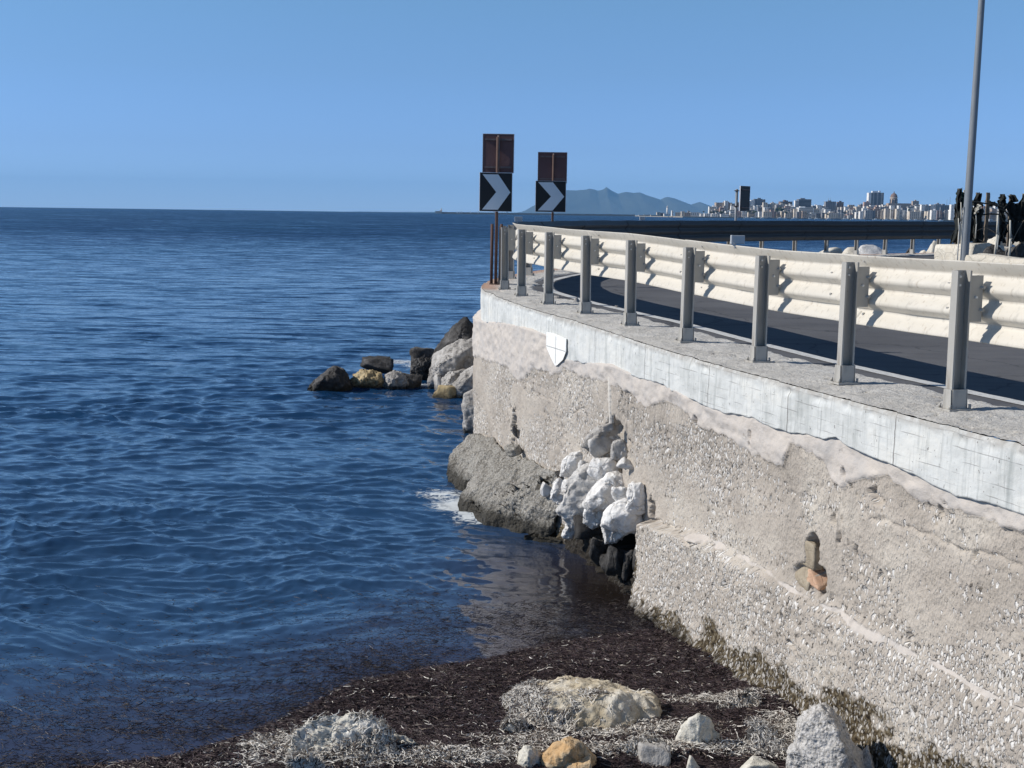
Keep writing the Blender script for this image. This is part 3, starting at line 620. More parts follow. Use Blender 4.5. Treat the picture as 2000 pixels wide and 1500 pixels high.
def build_rail():
    root = empty('guardrail', (float(POSTS[3, 0]), float(POSTS[3, 1]), 2.75)); off = Vector(root.location)
    tag(root, 'galvanised triple wave guardrail following the bend on top of the sea wall', 'guardrail')
    # local frame of a post: x = towards sea (n), y = along the line (d), z up
    t = .0055
    bm = bmesh.new()
    prof = [(-.045, -.030), (-.060, -.030), (-.060, .030), (.060, .030), (.060, -.030), (.045, -.030), (.045, -.030+t), (.060-t, -.030+t), (.060-t, .030-t), (-.060+t, .030-t), (-.060+t, -.030+t), (-.045, -.030+t)]
    prof = [(x, y*1.15) for x, y in prof]
    lo = [bm.verts.new((x, y, .01)) for x, y in prof]; hi = [bm.verts.new((x, y, 1.0)) for x, y in prof]
    for i in range(12): bm.faces.new((lo[i], lo[(i+1) % 12], hi[(i+1) % 12], hi[i]))
    bm.faces.new(hi); bm.faces.new(lo[::-1])
    bmesh.ops.recalc_face_normals(bm, faces=bm.faces); me_post = bpy.data.meshes.new('post'); bm.to_mesh(me_post); bm.free(); me_post.materials.append(M['post'])
    bm = bmesh.new()
    box_bm(bm, (0, 0, .008), EX, EY, EZ, .10, .075, .008)
    box_bm(bm, (0, -.044, .085), EX, EY, EZ, .058, .004, .07)
    for sx in (-1, 1):
        vs = [bm.verts.new(q) for q in ((sx*.066, -.046, .016), (sx*.066, .046, .016), (sx*.066, .040, .155), (sx*.066, -.040, .155))]
        f = bm.faces.new(vs); r = bmesh.ops.extrude_face_region(bm, geom=[f]); bmesh.ops.translate(bm, verts=[v for v in r['geom'] if isinstance(v, bmesh.types.BMVert)], vec=(sx*.005, 0, 0))
        for sy in (-1, 1):
            cyl_bm(bm, (sx*.084, sy*.056, .016), (sx*.084, sy*.056, .048), .010, .010, 6)
    bmesh.ops.recalc_face_normals(bm, faces=bm.faces); me_base = bpy.data.meshes.new('base_plate'); bm.to_mesh(me_base); bm.free(); me_base.materials.append(M['post'])
    bm = bmesh.new()                                           # spacer bracket to the beam
    box_bm(bm, (-.115, -.018, .80), EX, EY, EZ, .052, .003, .165); box_bm(bm, (-.066, .012, .80), EX, EY, EZ, .003, .032, .165); box_bm(bm, (-.166, .012, .80), EX, EY, EZ, .003, .032, .165)
    for zz in (.72, .88): cyl_bm(bm, (-.160, -.05, zz), (-.145, .02, zz), .013, .013, 6)
    bmesh.ops.recalc_face_normals(bm, faces=bm.faces); me_sp = bpy.data.meshes.new('spacer_bracket'); bm.to_mesh(me_sp); bm.free(); me_sp.materials.append(M['post'])
    bm = bmesh.new(); cyl_bm(bm, (0, -.012, 0), (0, .012, 0), .009, .009, 8)
    bmesh.ops.recalc_face_normals(bm, faces=bm.faces); me_bolt = bpy.data.meshes.new('bolt'); bm.to_mesh(me_bolt); bm.free(); me_bolt.materials.append(simple('bright_zinc_bolt', (.75, .74, .7), .4))
    greyb = simple('grey_bolt_heads', (.30, .29, .27), .5)
    for me in (me_post, me_base, me_sp): me.transform(Matrix.Diagonal((1, -1, 1, 1))); me.flip_normals()
    g = random.Random(4)
    for i, s in enumerate(POST_S):
        p = pth(s); n = pnorm(s); z = float(base_z(p[1]))
        o = bpy.data.objects.new('post', me_post); S.collection.objects.link(o); o.parent = root
        o.location = Vector((p[0], p[1], z))-off; o.rotation_euler = (g.uniform(-.008, .008), g.uniform(-.008, .008), math.atan2(n[1], n[0]))
        for nm, me in (('base_plate', me_base), ('spacer_bracket', me_sp)):
            c = bpy.data.objects.new(nm, me); S.collection.objects.link(c); c.parent = o
        if 2 <= i <= 11:
            for q in ((0., -.022, .955), (0., -.022, .895), (-.108, .026, .81)):
                c = bpy.data.objects.new('bolt', me_bolt); S.collection.objects.link(c); c.parent = o; c.location = q
    # beam sheets: (height t from the top, offset towards the sea)
    kp = [(0, .079), (.003, .083), (.008, .082), (.078, .020), (.088, .010), (.098, .005), (.112, .009), (.155, .055), (.185, .082), (.205, .085), (.222, .075), (.262, .012), (.275, .004), (.292, .010),
          (.335, .060), (.370, .083), (.388, .085), (.402, .075), (.438, .012), (.452, .004), (.470, .010), (.515, .055), (.550, .080), (.568, .086), (.575, .084)]
    ks = list(POST_S[::2]); jt = .30
    for i, (a, b) in enumerate(zip(ks[:-1], ks[1:])):
        a2, b2 = a-jt*.25+.25, b+jt*.75+.25
        if a2 < 0: a2 = 0.
        b2 = min(b2, PS[-1])
        s = np.linspace(a2, b2, 44); c = pth(s); n = pnorm(s); rows = []
        lift = .0035*(i % 2)
        for dz, r in kp:
            dent = .006*vn(s*2.1+i*7, dz*8., 1.)+.003*vn(s*6+i*3, dz*14, 4.)
            if dz < .02: dent = dent+.007*vn(s*1.7, i*2., 2.)
            # overlap end sits proud
            e = sstep(b2-.34, b2-.31, s)*.004
            q = c+n*(r*.92-.262+dent+e+lift*0)[:, None]
            zz = base_z(c[:, 1])+1.055-dz + (.006*vn(s*1.3+i, 0, 8.) if True else 0)
            rows.append(np.stack([q[:, 0], q[:, 1], zz], -1))
        V = np.stack(rows, 1).reshape(-1, 3)-np.array(off)
        me = npmesh('beam', V, gridfaces(len(s), len(kp)))
        o = link('beam', me, M['beam'] if i < 6 else M['beamshade'], root)  # sheets past the tip have their shade painted in
        if i >= 6: o['label'] = 'rail sheet with shade painted in, on the far side of the bend'
        md = o.modifiers.new('thickness', 'SOLIDIFY'); md.thickness = .004; md.offset = 0
        # joint and slot bolts on the near sheets
        if not 1 <= i <= 5: continue
        for so, dzs in ((b+.13, (.05, .14, .31, .49)), (b+.37, (.14, .31)), (a+.6, (.172, .355)), (a+1.9, (.172, .355))):
            for dz in dzs:
                c_ = pth(so); n_ = pnorm(so); z_ = float(base_z(c_[1]))+1.055; r_ = np.interp(dz, [k[0] for k in kp], [k[1] for k in kp])*.92-.262
                q = Vector((c_[0]+n_[0]*r_, c_[1]+n_[1]*r_, z_-dz))-off; bm = bmesh.new(); nv = Vector((*n_, 0))
                if so > b: cyl_bm(bm, -nv*.02, nv*.014, .011, .011, 6)
                else: box_bm(bm, (0, 0, 0), nv, Vector((-n_[1], n_[0], 0)), EZ, .006, .012, .010)
                c = fin(bm, 'bolt', greyb, o); c.location = q
    # reflector boxes on the top edge
    for px, py in ((1531, 463), (998, 427), (1241, 422), (1893, 424)):
        if px == 1531: so = s_of_y(12.35)
        elif px == 998: so = s_of_y(22.2)
        elif px == 1241: so = s_of_y(31.0)
        else: so = s_of_y(43)
        c = pth(so)-pnorm(so)*.215; z = float(base_z(c[1]))+1.055; dd = Vector((*pdir(so), 0)); nn = Vector((*pnorm(so), 0))
        k = 1.0
        bm = bmesh.new(); q = Vector((c[0], c[1], z))-off
        box_bm(bm, q+EZ*.055, EX, EY, EZ, .062*k, .016, .042*k); box_bm(bm, q+EZ*.055-EX*.066*k+EY*.01, EX, EY, EZ, .010, .03, .044*k)
        box_bm(bm, q+EZ*.0-EX*.03, EX, EY, EZ, .012, .004, .035)
        fin(bm, 'reflector', M['reflector'], root, .003)
build_rail()
#SECTION_SIGNS
# ------------------------------------------------------------------ bend signs
def panel(name, chevron, w, h, mat_face, parent, c, yaw, tilt=0.0, shear=0):
    """a sheet with a folded rim; local x across, z up, faces -y"""
    bm = bmesh.new(); box_bm(bm, (0, 0, 0), EX, EY, EZ, w/2, .004, h/2)
    o = fin(bm, name, mat_face, parent)
    o.location = c; o.rotation_euler = (0, tilt, yaw)
    bm = bmesh.new()
    for sx in (-1, 1): box_bm(bm, (sx*(w/2+.002), .008, 0), EX, EY, EZ, .004, .016, h/2+.006)
    for sz in (-1, 1): box_bm(bm, (0, .008, sz*(h/2+.002)), EX, EY, EZ, w/2-.002, .016, .004)
    fin(bm, 'rim', M['rimwhite'], o)
    if chevron:
        bm = bmesh.new(); a = w*.46; b = h*.46
        pts = [(-a*.92, b), (a*.15, b), (a*.98, 0.0), (a*.15, -b), (-a*.92, -b), (a*.02, 0.0)]
        f = [bm.verts.new((x, -.0065, z)) for x, z in pts]
        bm.faces.new([f[0], f[1], f[2], f[5]]); bm.faces.new([f[5], f[2], f[3], f[4]])
        r = bmesh.ops.extrude_face_region(bm, geom=list(bm.faces)); bmesh.ops.translate(bm, verts=[v for v in r['geom'] if isinstance(v, bmesh.types.BMVert)], vec=(0, .0015, 0))
        fin(bm, 'chevron', M['white'], o)
    return o
def back_braces(o, w, h):
    for z in (h*.36, -h*.36):
        bm = bmesh.new(); box_bm(bm, (0, -.020, z), EX, EY, EZ, w*.43, .014, .013); box_bm(bm, (0, -.037, z-.010), EX, EY, EZ, w*.43, .004, .008); fin(bm, 'brace', M['rustbrace'], o)
M['rustbrace'] = mat_galv('rusted_brace', (.15, .115, .11), (.08, .055, .05), .7)
def bend_sign(loc, w, h, zc, zt, yaw, yaw2, label, pole_off=0.0, twin=True, lean=0.0):
    root = empty('bend_sign', loc); tag(root, label, 'road sign', 'chevron bend signs behind the guardrail')
    root.rotation_euler = (0, lean, 0)
    bm = bmesh.new(); box_bm(bm, (0, 0, .008), EX, EY, EZ, .11, .09, .008)
    cyl_bm(bm, (0, 0, 0.01), (0, 0, zt+h*.42), .026, .026, 14); fin(bm, 'pole', M['rust'], root)
    if twin:
        for sx, r_ in ((-.075, .026), (.085, .024)):
            bm = bmesh.new(); cyl_bm(bm, (sx, .07, .01), (sx, .07, 1.03), r_, r_, 10); fin(bm, 'stay', M['rust'], root)
    panel('chevron_panel', True, w, h, M['black'], root, (pole_off, -.045, zc), yaw)
    o = panel('rusty_panel', False, w*.96, h, M['rustpanel'], root, (pole_off+.03, .045, zt), yaw2); back_braces(o, w*.96, h)
    bm = bmesh.new(); cyl_bm(bm, (pole_off*.3+.02, -.0, zt-h*.5), (pole_off*.3+.02, -.0, zt+h*.46), .021, .021, 12); fin(bm, 'pole_tube', M['rustbrace'], root)
    return root
p0 = at(968, 556, z=2.885)
bend_sign(p0, .545, .64, 1.565, 2.215, .12, -.06, 'nearest rusty bend sign with black and white arrow panel at the wall tip', -.02, True, .004)
so = s_of_y(27.2); q = pth(so)+pnorm(so)*.32
bend_sign((at(1079, 430, y=27.3).x, 27.3, 2.9), .66, .665, 1.575, 2.20, .04, .0, 'second bend sign with white arrow panel standing behind the curve of the guardrail', -.05, False)
# third sign: an empty-looking framed panel turned almost edge-on, pole on its left
def third_sign():
    y = 37.4; b = at(1437, 428, y=y); root = empty('bend_sign', (b.x, y, 2.93))
    tag(root, 'far bend sign seen nearly edge on from behind with dark back and pale pole', 'road sign', 'chevron bend signs behind the guardrail')
    bm = bmesh.new(); box_bm(bm, (0, 0, .008), EX, EY, EZ, .11, .09, .008); cyl_bm(bm, (0, 0, 0), (0, 0, 1.98), .04, .04, 14); fin(bm, 'pole', M['lamp'], root)
    pn = panel('dark_panel', False, .55, .74, M['black'], root, (.25, -.0, 1.70), .85); back_braces(pn, .5, .74)
    bm = bmesh.new()
    bm.free()
    for z in (1.93, 1.47):
        bm = bmesh.new(); box_bm(bm, (.05, 0, z), EX, EY, EZ, .12, .045, .012); fin(bm, 'clamp', M['rust'], root)
third_sign()

# ------------------------------------------------------------------ lamp post
def lamp_post():
    y = 20.2; b = at(1881, 540, y=y); z0 = 2.87; root = empty('lamp_post', (b.x, y, z0)); tag(root, 'tall grey tapered lamp post beside the whitewashed wall', 'lamp post')
    t_ = at(1916, 20, y=y); lean = (t_.x-b.x)/(t_.z-b.z); H_ = 9.2
    bm = bmesh.new(); n = 20; prev = None
    for k in range(24):
        z = H_*k/23; r = .068*(1-.5*z/H_); c = Vector((lean*(z-(b.z-z0)), 0, z))
        ring = [bm.verts.new(c+Vector((math.cos(2*math.pi*i/n)*r, math.sin(2*math.pi*i/n)*r, 0))) for i in range(n)]
        if prev:
            for i in range(n): f = bm.faces.new((prev[i], prev[(i+1) % n], ring[(i+1) % n], ring[i])); f.smooth = True
        prev = ring
    bm.faces.new(prev); fin(bm, 'pole', M['lamp'], root)
    bm = bmesh.new(); tp = Vector((lean*(H_-(b.z-z0)), 0, H_))
    cyl_bm(bm, tp-EZ*.1, tp+Vector((.5, .7, .35)), .035, .03, 10); fin(bm, 'arm', M['lamp'], root)
    bm = bmesh.new(); box_bm(bm, tp+Vector((.75, 1.05, .42)), Vector((.58, .81, 0)), Vector((-.81, .58, 0)), EZ, .32, .13, .05); fin(bm, 'lamp_head', M['lamp'], root, .03)
    bm = bmesh.new(); zc = at(1876, 425, y=y).z-z0      # thin conduit on the left of the pole
    xs = lambda z: lean*(z-(b.z-z0))-.082*(1-.5*z/H_)-.012
    pts = [(xs(zc-.02)+.02, zc+.17), (xs(zc)-.005, zc+.12), (xs(zc)-.005, zc-.05), (xs(zc)-.03, zc-.12), (xs(zc)-.035, 0.02)]
    for a_, b_ in zip(pts[:-1], pts[1:]): cyl_bm(bm, (a_[0], -.02, a_[1]), (b_[0], -.02, b_[1]), .009, .009, 8)
    fin(bm, 'conduit', M['lamp'], root)
lamp_post()

# ------------------------------------------------------------------ stones
_ico = {}
def ico(sub):
    if sub not in _ico:
        bm = bmesh.new(); bmesh.ops.create_icosphere(bm, subdivisions=sub, radius=1)
        V = np.array([v.co[:] for v in bm.verts]); F = np.array([[v.index for v in f.verts] for f in bm.faces]); bm.free()
        _ico[sub] = (V/np.linalg.norm(V, axis=1, keepdims=True), F)
    return _ico[sub]
def rock_mesh(seed, half, rot=(0, 0, 0), sub=5, planes=9, rough=.07, soft=.06, cuts=()):
    g = np.random.default_rng(seed); V, F = ico(sub)
    n = g.normal(size=(planes, 3)); n /= np.linalg.norm(n, axis=1, keepdims=True); n = np.concatenate([n, np.eye(3), -np.eye(3)])
    h = np.concatenate([g.uniform(.42, .82, planes), np.full(6, 1.0)])
    if len(cuts):
        cn = np.array([c[:3] for c in cuts], float); cn /= np.linalg.norm(cn, axis=1, keepdims=True); n = np.concatenate([n, cn]); h = np.concatenate([h, [c[3] for c in cuts]])
    d = np.maximum(V@n.T, 1e-4); r = h[None, :]/d
    k = 1/soft; r = -np.log(np.sum(np.exp(-k*np.minimum(r, 3)), 1))/k
    P = V*r[:, None]
    P /= np.abs(P).max(0)[None, :]
    q = P*1.4+seed*3.7
    dsp = rough*fbm(q[:, 0], q[:, 1], q[:, 2], 5, .55)+rough*.35*np.abs(fbm(q[:, 0]*3, q[:, 1]*3, q[:, 2]*3, 4))*-1
    P = P*(1+dsp)[:, None]
    P = P*np.array(half)[None, :]
    R_ = np.array(Matrix.Rotation(rot[2], 3, 'Z')@Matrix.Rotation(rot[1], 3, 'Y')@Matrix.Rotation(rot[0], 3, 'X'))
    return P@R_.T, F
ROCKS = {}
def place_rock(name, box, depth, mat, label, seed, ky=.8, rot=(0, 0, 0), sink=.0, sub=4, group=None, cat='rock', rough=.07, planes=9, cuts=(), soft=.05):
    """rock whose outline fills the photo box (px0,py0,px1,py1) at the given distance; real size follows from it"""
    x0, y0, x1, y1 = box; c = at((x0+x1)/2, (y0+y1)/2, y=depth); dist = (c-CP).length
    w = (x1-x0)/FPX*depth/2; h = (y1-y0)/FPX*depth/2*1.02
    V, F = rock_mesh(seed, (1, 1, 1), rot, sub, planes, rough, soft, cuts)
    ext = (V.max(0)-V.min(0))/2; V = (V-(V.max(0)+V.min(0))/2)/ext
    hh = h+sink/2; V = V*np.array([w, max(w, h)*ky, hh])
    c = c-Vector((0, 0, sink/2))
    me = npmesh(name, V, F); o = link(name, me, mat); o.location = c
    tag(o, label, cat, group); ROCKS[o.name] = (V+np.array(c), F); return o
def hull_rock(name, pts, mat, label, seed, sub=4, rough=.03, group=None, cat='rock', it=4, fine=.028):
    bm = bmesh.new(); vs = [bm.verts.new(p) for p in pts]; r = bmesh.ops.convex_hull(bm, input=vs)
    bmesh.ops.delete(bm, geom=[v for v in bm.verts if not v.link_faces], context='VERTS')
    bmesh.ops.triangulate(bm, faces=bm.faces)
    ext = max(max(v.co[k] for v in bm.verts)-min(v.co[k] for v in bm.verts) for k in range(3)); lim = max(.022, ext*fine)
    for k in range(9):
        ed = [e for e in bm.edges if e.calc_length() > lim]
        if not ed: break
        bmesh.ops.subdivide_edges(bm, edges=ed, cuts=1); bmesh.ops.triangulate(bm, faces=bm.faces)
    for _ in range(2): bmesh.ops.smooth_vert(bm, verts=bm.verts, factor=.5, use_axis_x=True, use_axis_y=True, use_axis_z=True)
    bm.normal_update(); P = np.array([v.co[:] for v in bm.verts]); N_ = np.array([v.normal[:] for v in bm.verts])
    f0 = 1.6/ext; q = P*f0+seed
    big = fbm(q[:, 0], q[:, 1], q[:, 2], 2); q2 = P*f0*2.2+seed*2; cellf = np.abs(fbm(q2[:, 0], q2[:, 1], q2[:, 2], 4, .6))
    P = P+N_*(rough*1.5*big-rough*1.7*(cellf-.25)+rough*.35*fbm(q2[:, 0]*4, q2[:, 1]*4, q2[:, 2]*4, 4, .6))[:, None]
    F = np.array([[v.index for v in f.verts] for f in bm.faces]); bm.free(); c = P.mean(0); c[2] = P[:, 2].min()
    me = npmesh(name, P-c, F); o = link(name, me, mat); o.location = c; tag(o, label, cat, group); ROCKS[o.name] = (P, F); return o

def outline_rock(name, outline, ridge, y, depth, mat, label, seed, rough=.03, group=None, cat='rock', sink=0.0, it=4):
    cx = sum(p[0] for p in outline)/len(outline); cy = sum(p[1] for p in outline)/len(outline); g = random.Random(seed); pts = []
    for px, py in outline:
        j = g.uniform(-.12, .12)*depth; pts.append(at(px, py, y=y+j)); k = g.uniform(.55, .85)
        pts.append(at(cx+(px-cx)*k, cy+(py-cy)*k, y=y+depth*.6)); pts.append(at(cx+(px-cx)*.8, cy+(py-cy)*.8, y=y-depth*.16))
    for px, py, d in ridge: pts.append(at(px, py, y=y-d*depth))
    if sink: pts += [at(px, py, y=y)-Vector((0, 0, sink)) for px, py in outline if py > cy]
    return hull_rock(name, pts, mat, label, seed, rough=rough, group=group, cat=cat, it=it)
GF = 'rocks in the sea beyond the tip of the wall'
far = [((598, 716, 690, 770), 28.3, 'dark', 'dark wedge shaped rock farthest out in the sea, leftmost of the row', (0, .35, .2), .22),
       ((684, 720, 752, 757), 28.6, 'tan', 'yellowish rounded rock in the sea beside the dark wedge rock', (0, .05, .4), .2),
       ((746, 722, 800, 756), 28.5, 'grey', 'grey brown rock with foam at its foot, right of the yellowish rock', (.3, .2, 1.0), .2),
       ((775, 727, 826, 756), 28.7, 'dark', 'low dark wet rock sloping into the foam beside the grey brown rock', (.3, .4, 2.0), .2),
       ((702, 697, 772, 716), 31.5, 'dark', 'low rock awash behind the yellowish rock', (0, .1, .4), .2),
       ((800, 678, 852, 704), 31.2, 'dark', 'flat black rock at the far side of the rock group by the wall', (0, .1, .9), .2),
       ((802, 698, 846, 728), 30.0, 'dark', 'jagged dark rock with white veins left of the big pale rock', (.4, .3, .2), .25),
       ((838, 620, 960, 705), 29.6, 'dark', 'tallest dark pointed rock leaning against the end of the wall', (.2, .55, .1), .3),
       ((834, 664, 948, 742), 28.4, 'grey', 'big pale grey rock in front of the tall dark rock', (.2, -.35, .3), .3),
       ((862, 720, 912, 764), 27.6, 'grey', 'small square grey rock under the big pale rock', (0, .1, .3), .2),
       ((880, 712, 950, 768), 27.0, 'grey', 'leaning smooth grey rock beside the foot of the wall end', (.2, -.5, .2), .2),
       ((846, 728, 872, 764), 27.9, 'grey', 'narrow upright rock left of the square grey rock', (0, .1, .3), .2),
       ((840, 750, 900, 782), 27.1, 'tan', 'low mossy rock at the waterline in front of the leaning rock', (0, .1, .9), .2)]
OUT = {0: [(598, 758), (608, 748), (622, 738), (640, 722), (655, 716), (670, 722), (682, 738), (690, 756), (686, 763), (604, 763)],
       1: [(686, 748), (690, 732), (705, 722), (728, 722), (744, 728), (751, 748), (740, 752), (692, 752)],
       7: [(843, 700), (850, 682), (868, 660), (886, 638), (910, 620), (930, 640), (955, 668), (955, 700), (880, 705)],
       8: [(834, 740), (838, 718), (846, 692), (878, 674), (905, 664), (948, 660), (948, 712), (905, 726), (870, 732), (850, 745)],
       10: [(882, 762), (884, 750), (905, 724), (930, 712), (950, 706), (950, 758), (915, 768), (895, 770)],
       9: [(862, 764), (864, 738), (876, 724), (912, 720), (912, 742), (890, 762)], 6: [(802, 726), (803, 705), (818, 698), (846, 698), (848, 728), (820, 730)], 2: [(748, 752), (750, 732), (768, 723), (785, 728), (800, 744), (800, 754)]}
RDG = {0: [(628, 742, .5), (655, 738, .45)], 1: [(712, 738, .5), (738, 742, .4)], 7: [(888, 672, .4), (912, 668, .35)], 8: [(866, 705, .45), (900, 690, .5), (888, 728, .4)], 10: [(910, 742, .4)], 9: [(880, 735, .5)], 6: [(822, 712, .5)], 2: [(768, 738, .5)]}
for i, (b, dp, m_, lb, rt, sk) in enumerate(far):
    if i in OUT: outline_rock('rock', OUT[i], RDG[i], dp, (b[2]-b[0])/FPX*dp*.9, M[m_], lb, 31+i*3, .035, GF, sink=.3)
    else: place_rock('rock', b, dp, M[m_], lb, 31+i*3, .8, rt, sk, 4, GF, rough=.10, planes=7, soft=.02)
outline_rock('rock', [(903, 790), (907, 770), (926, 761), (950, 760), (950, 866), (930, 852), (909, 838), (904, 815)], [(925, 800, .3)], 22.6, .45, M['grey'], 'upright concrete block wedged beside the end of the sea wall', 71, .03, GF, sink=.2)
place_rock('rock', (925, 770, 975, 870), 22.0, M['dark'], 'dark wet rock in the gap between the upright block and the sea wall', 72, 1.0, (0, .05, .2), .3, 4, GF, rough=.05, planes=5)

# two collapsed concrete slabs at the foot of the wall
def wp(px, py, off=.05): return Vector(wall_at(px, py, off)[0])
def slabpts(top, drop):
    out = [Vector(p) for p in top]
    for p in top: out.append(Vector((p[0]*.98+.02*p[0], p[1], p[2]))-Vector((0, 0, drop)))
    return out
tA = [wp(950, 852), wp(1000, 885), at(985, 905, y=17.6), at(905, 945, y=17.9), at(868, 935, y=18.6), at(872, 890, y=19.0), at(905, 858, y=19.6)]
hull_rock('concrete_slab', slabpts(tA, .55), M['slab'], 'upper broken concrete slab lying half in the water against the wall', 3, rough=.07, fine=.014, cat='concrete slab', group='collapsed concrete slabs')
tB = [wp(985, 884), wp(1095, 918), at(1088, 962, y=15.15), at(1060, 985, y=15.2), at(1008, 1010, y=15.5), at(950, 1008, y=15.9), at(893, 985, y=16.7), at(905, 955, y=16.9), at(958, 915, y=17.3)]
hull_rock('concrete_slab', slabpts(tB, .5), M['slab'], 'largest tilted concrete slab sloping from the wall into the water', 8, rough=.06, fine=.012, cat='concrete slab', group='collapsed concrete slabs')
tC = [at(1020, 1042, z=.05), at(1060, 1030, z=.12), at(1130, 1032, z=.12), at(1150, 1052, z=.04), at(1090, 1056, z=.03)]
hull_rock('concrete_slab', slabpts(tC, .35), M['dark'], 'thin dark slab just above the water under the white stones', 14, rough=.02, cat='concrete slab', group='collapsed concrete slabs')
place_rock('rock', (1000, 830, 1012, 856), 16.9, M['dark'], 'dark stone stuck in the narrow hole near the end of the wall', 91, .6, cat='rock')
place_rock('rock', (984, 868, 1022, 893), 16.6, M['slab'], 'small broken stone at the foot of the narrow hole in the wall', 92, .6, rough=.12)

GP = 'white stones heaped in the broken part of the wall'
pile = [((1176, 826-2, 1202, 842), 'grey', 'small dark stone wedged at the very top of the heap', (0, 0, 0), .10, .6),
        ((1138, 834, 1198, 872), 'grey', 'long grey stone slanting at the top of the heap', (0, -.55, .2), .22, .5),
        ((1150, 853, 1196, 895), 'grey', 'grey stone under the long slanting one', (0, -.4, .2), .18, .7),
        ((1190, 856, 1230, 902), 'grey', 'rounded egg shaped grey stone near the top right of the heap', (0, .1, .2), .24, .8),
        ((1206, 894, 1238, 915), 'grey', 'small flat stone at the right edge under the egg shaped one', (0, -.2, .2), .26, .8),
        ((1093, 880, 1142, 935), 'limestone', 'white rough stone at the upper left of the heap', (0, -.5, .2), .30, .7),
        ((1130, 898, 1158, 948), 'grey', 'narrow grey stone between the white stones at upper left', (0, .1, .2), .18, .7),
        ((1146, 893, 1213, 940), 'limestone', 'broad stone with white lower face in the middle of the heap', (0, .2, .2), .30, .7),
        ((1138, 920, 1240, 1000), 'limestone', 'largest white angular stone in the centre of the heap', (.2, -.5, .2), .36, .6),
        ((1056, 942, 1082, 970), 'limestone', 'small white stone sticking out at the far left of the heap', (0, .5, .2), .52, .8),
        ((1074, 932, 1107, 984), 'limestone', 'upright pale stone at the left of the heap', (0, .1, .3), .50, .8),
        ((1098, 936, 1134, 966), 'grey', 'rounded grey stone right of the upright pale one', (0, .1, .3), .44, .8),
        ((1100, 958, 1150, 990), 'grey', 'grey filling stone above the flat stone', (0, .1, .3), .42, .8),
        ((1124, 936, 1165, 972), 'limestone', 'oval pale stone leaning left of the largest stone', (0, -.6, .3), .48, .7),
        ((1088, 978, 1147, 1007), 'grey', 'flat grey stone lying across the left of the heap', (0, .05, .3), .62, .8),
        ((1222, 938, 1264, 1008), 'grey', 'upright grey block at the right edge of the heap', (0, .1, .2), .30, .8),
        ((1195, 950, 1228, 984), 'limestone', 'pale stone beside the upright grey block', (0, .1, .2), .46, .8),
        ((1172, 972, 1262, 1042), 'limestone', 'big white stone with dark right side at the lower right of the heap', (.2, -.4, .5), .60, .7),
        ((1136, 984, 1180, 1036), 'limestone', 'pale angular stone between the flat one and the big lower right one', (0, .1, .9), .60, .8),
        ((1096, 1012, 1134, 1054), 'limestone', 'bright white triangular stone at the lower left of the heap', (0, .8, .3), .72, .7),
        ((1122, 1008, 1178, 1048), 'dark', 'dark stone behind the bright triangular one', (0, .1, .3), .55, .8),
        ((1172, 1022, 1224, 1064), 'grey', 'grey stone at the bottom of the heap above the hollow', (0, .1, .3), .66, .8)]
PO = {1: [(1136, 872), (1148, 848), (1172, 832), (1200, 834), (1196, 848), (1168, 868), (1150, 880)], 4 - 1: [(1192, 896), (1194, 866), (1206, 856), (1222, 860), (1230, 884), (1224, 900), (1204, 903)],
      5: [(1092, 932), (1098, 902), (1114, 886), (1134, 878), (1144, 896), (1134, 934)], 7: [(1146, 922), (1156, 896), (1188, 892), (1214, 908), (1216, 934), (1176, 942), (1160, 934)],
      8: [(1138, 986), (1150, 962), (1166, 938), (1186, 922), (1206, 920), (1238, 938), (1240, 968), (1212, 994), (1180, 1002), (1150, 1000)], 10: [(1074, 976), (1078, 940), (1092, 930), (1108, 940), (1106, 982), (1090, 986)],
      13: [(1122, 970), (1134, 948), (1156, 934), (1168, 940), (1150, 966), (1134, 974)], 14: [(1086, 996), (1096, 982), (1120, 978), (1150, 982), (1146, 1002), (1110, 1008), (1092, 1006)],
      15: [(1222, 1000), (1222, 948), (1236, 938), (1256, 944), (1266, 1002), (1250, 1010)], 17: [(1170, 1028), (1176, 1004), (1196, 986), (1222, 972), (1244, 986), (1262, 1016), (1258, 1040), (1218, 1046), (1194, 1030)],
      18: [(1136, 1022), (1140, 994), (1160, 984), (1182, 994), (1180, 1024), (1158, 1038)], 19: [(1096, 1048), (1104, 1022), (1114, 1010), (1128, 1018), (1134, 1032), (1118, 1052), (1102, 1054)], 21: [(1174, 1030), (1184, 1022), (1214, 1022), (1226, 1046), (1204, 1062), (1180, 1064)]}
PR = {8: [(1172, 958, .35), (1200, 948, .3), (1176, 984, .3)], 17: [(1200, 1008, .3), (1228, 1004, .35)], 7: [(1170, 920, .35), (1188, 910, .3)], 5: [(1112, 908, .35)], 1: [(1160, 856, .3)], 15: [(1240, 968, .35)], 10: [(1086, 958, .4)], 19: [(1112, 1030, .4)]}
for i, (b, m_, lb, rt, of, ky) in enumerate(pile):
    wy = wall_at((b[0]+b[2])/2, (b[1]+b[3])/2)[0][1]
    ex_ = (b[2]-b[0])*.07; ey_ = (b[3]-b[1])*.07; b = (b[0]-ex_, b[1]-ey_, b[2]+ex_, b[3]+ey_)
    if m_ == 'grey' and i not in (0, 1, 3): m_ = 'limestone' if i % 2 else 'palegrey'
    if i in PO:
        outline_rock('stone', PO[i], PR.get(i, []), wy-of*.75, (b[2]-b[0])/FPX*wy*.8, M[m_], lb, 131+i*5, .012, GP, 'stone', it=3); continue
    place_rock('stone', b, wy-of*.75, M[m_], lb, 131+i*5, ky, rt, .0, 4, GP, 'stone', rough=.09, planes=8, soft=.035)
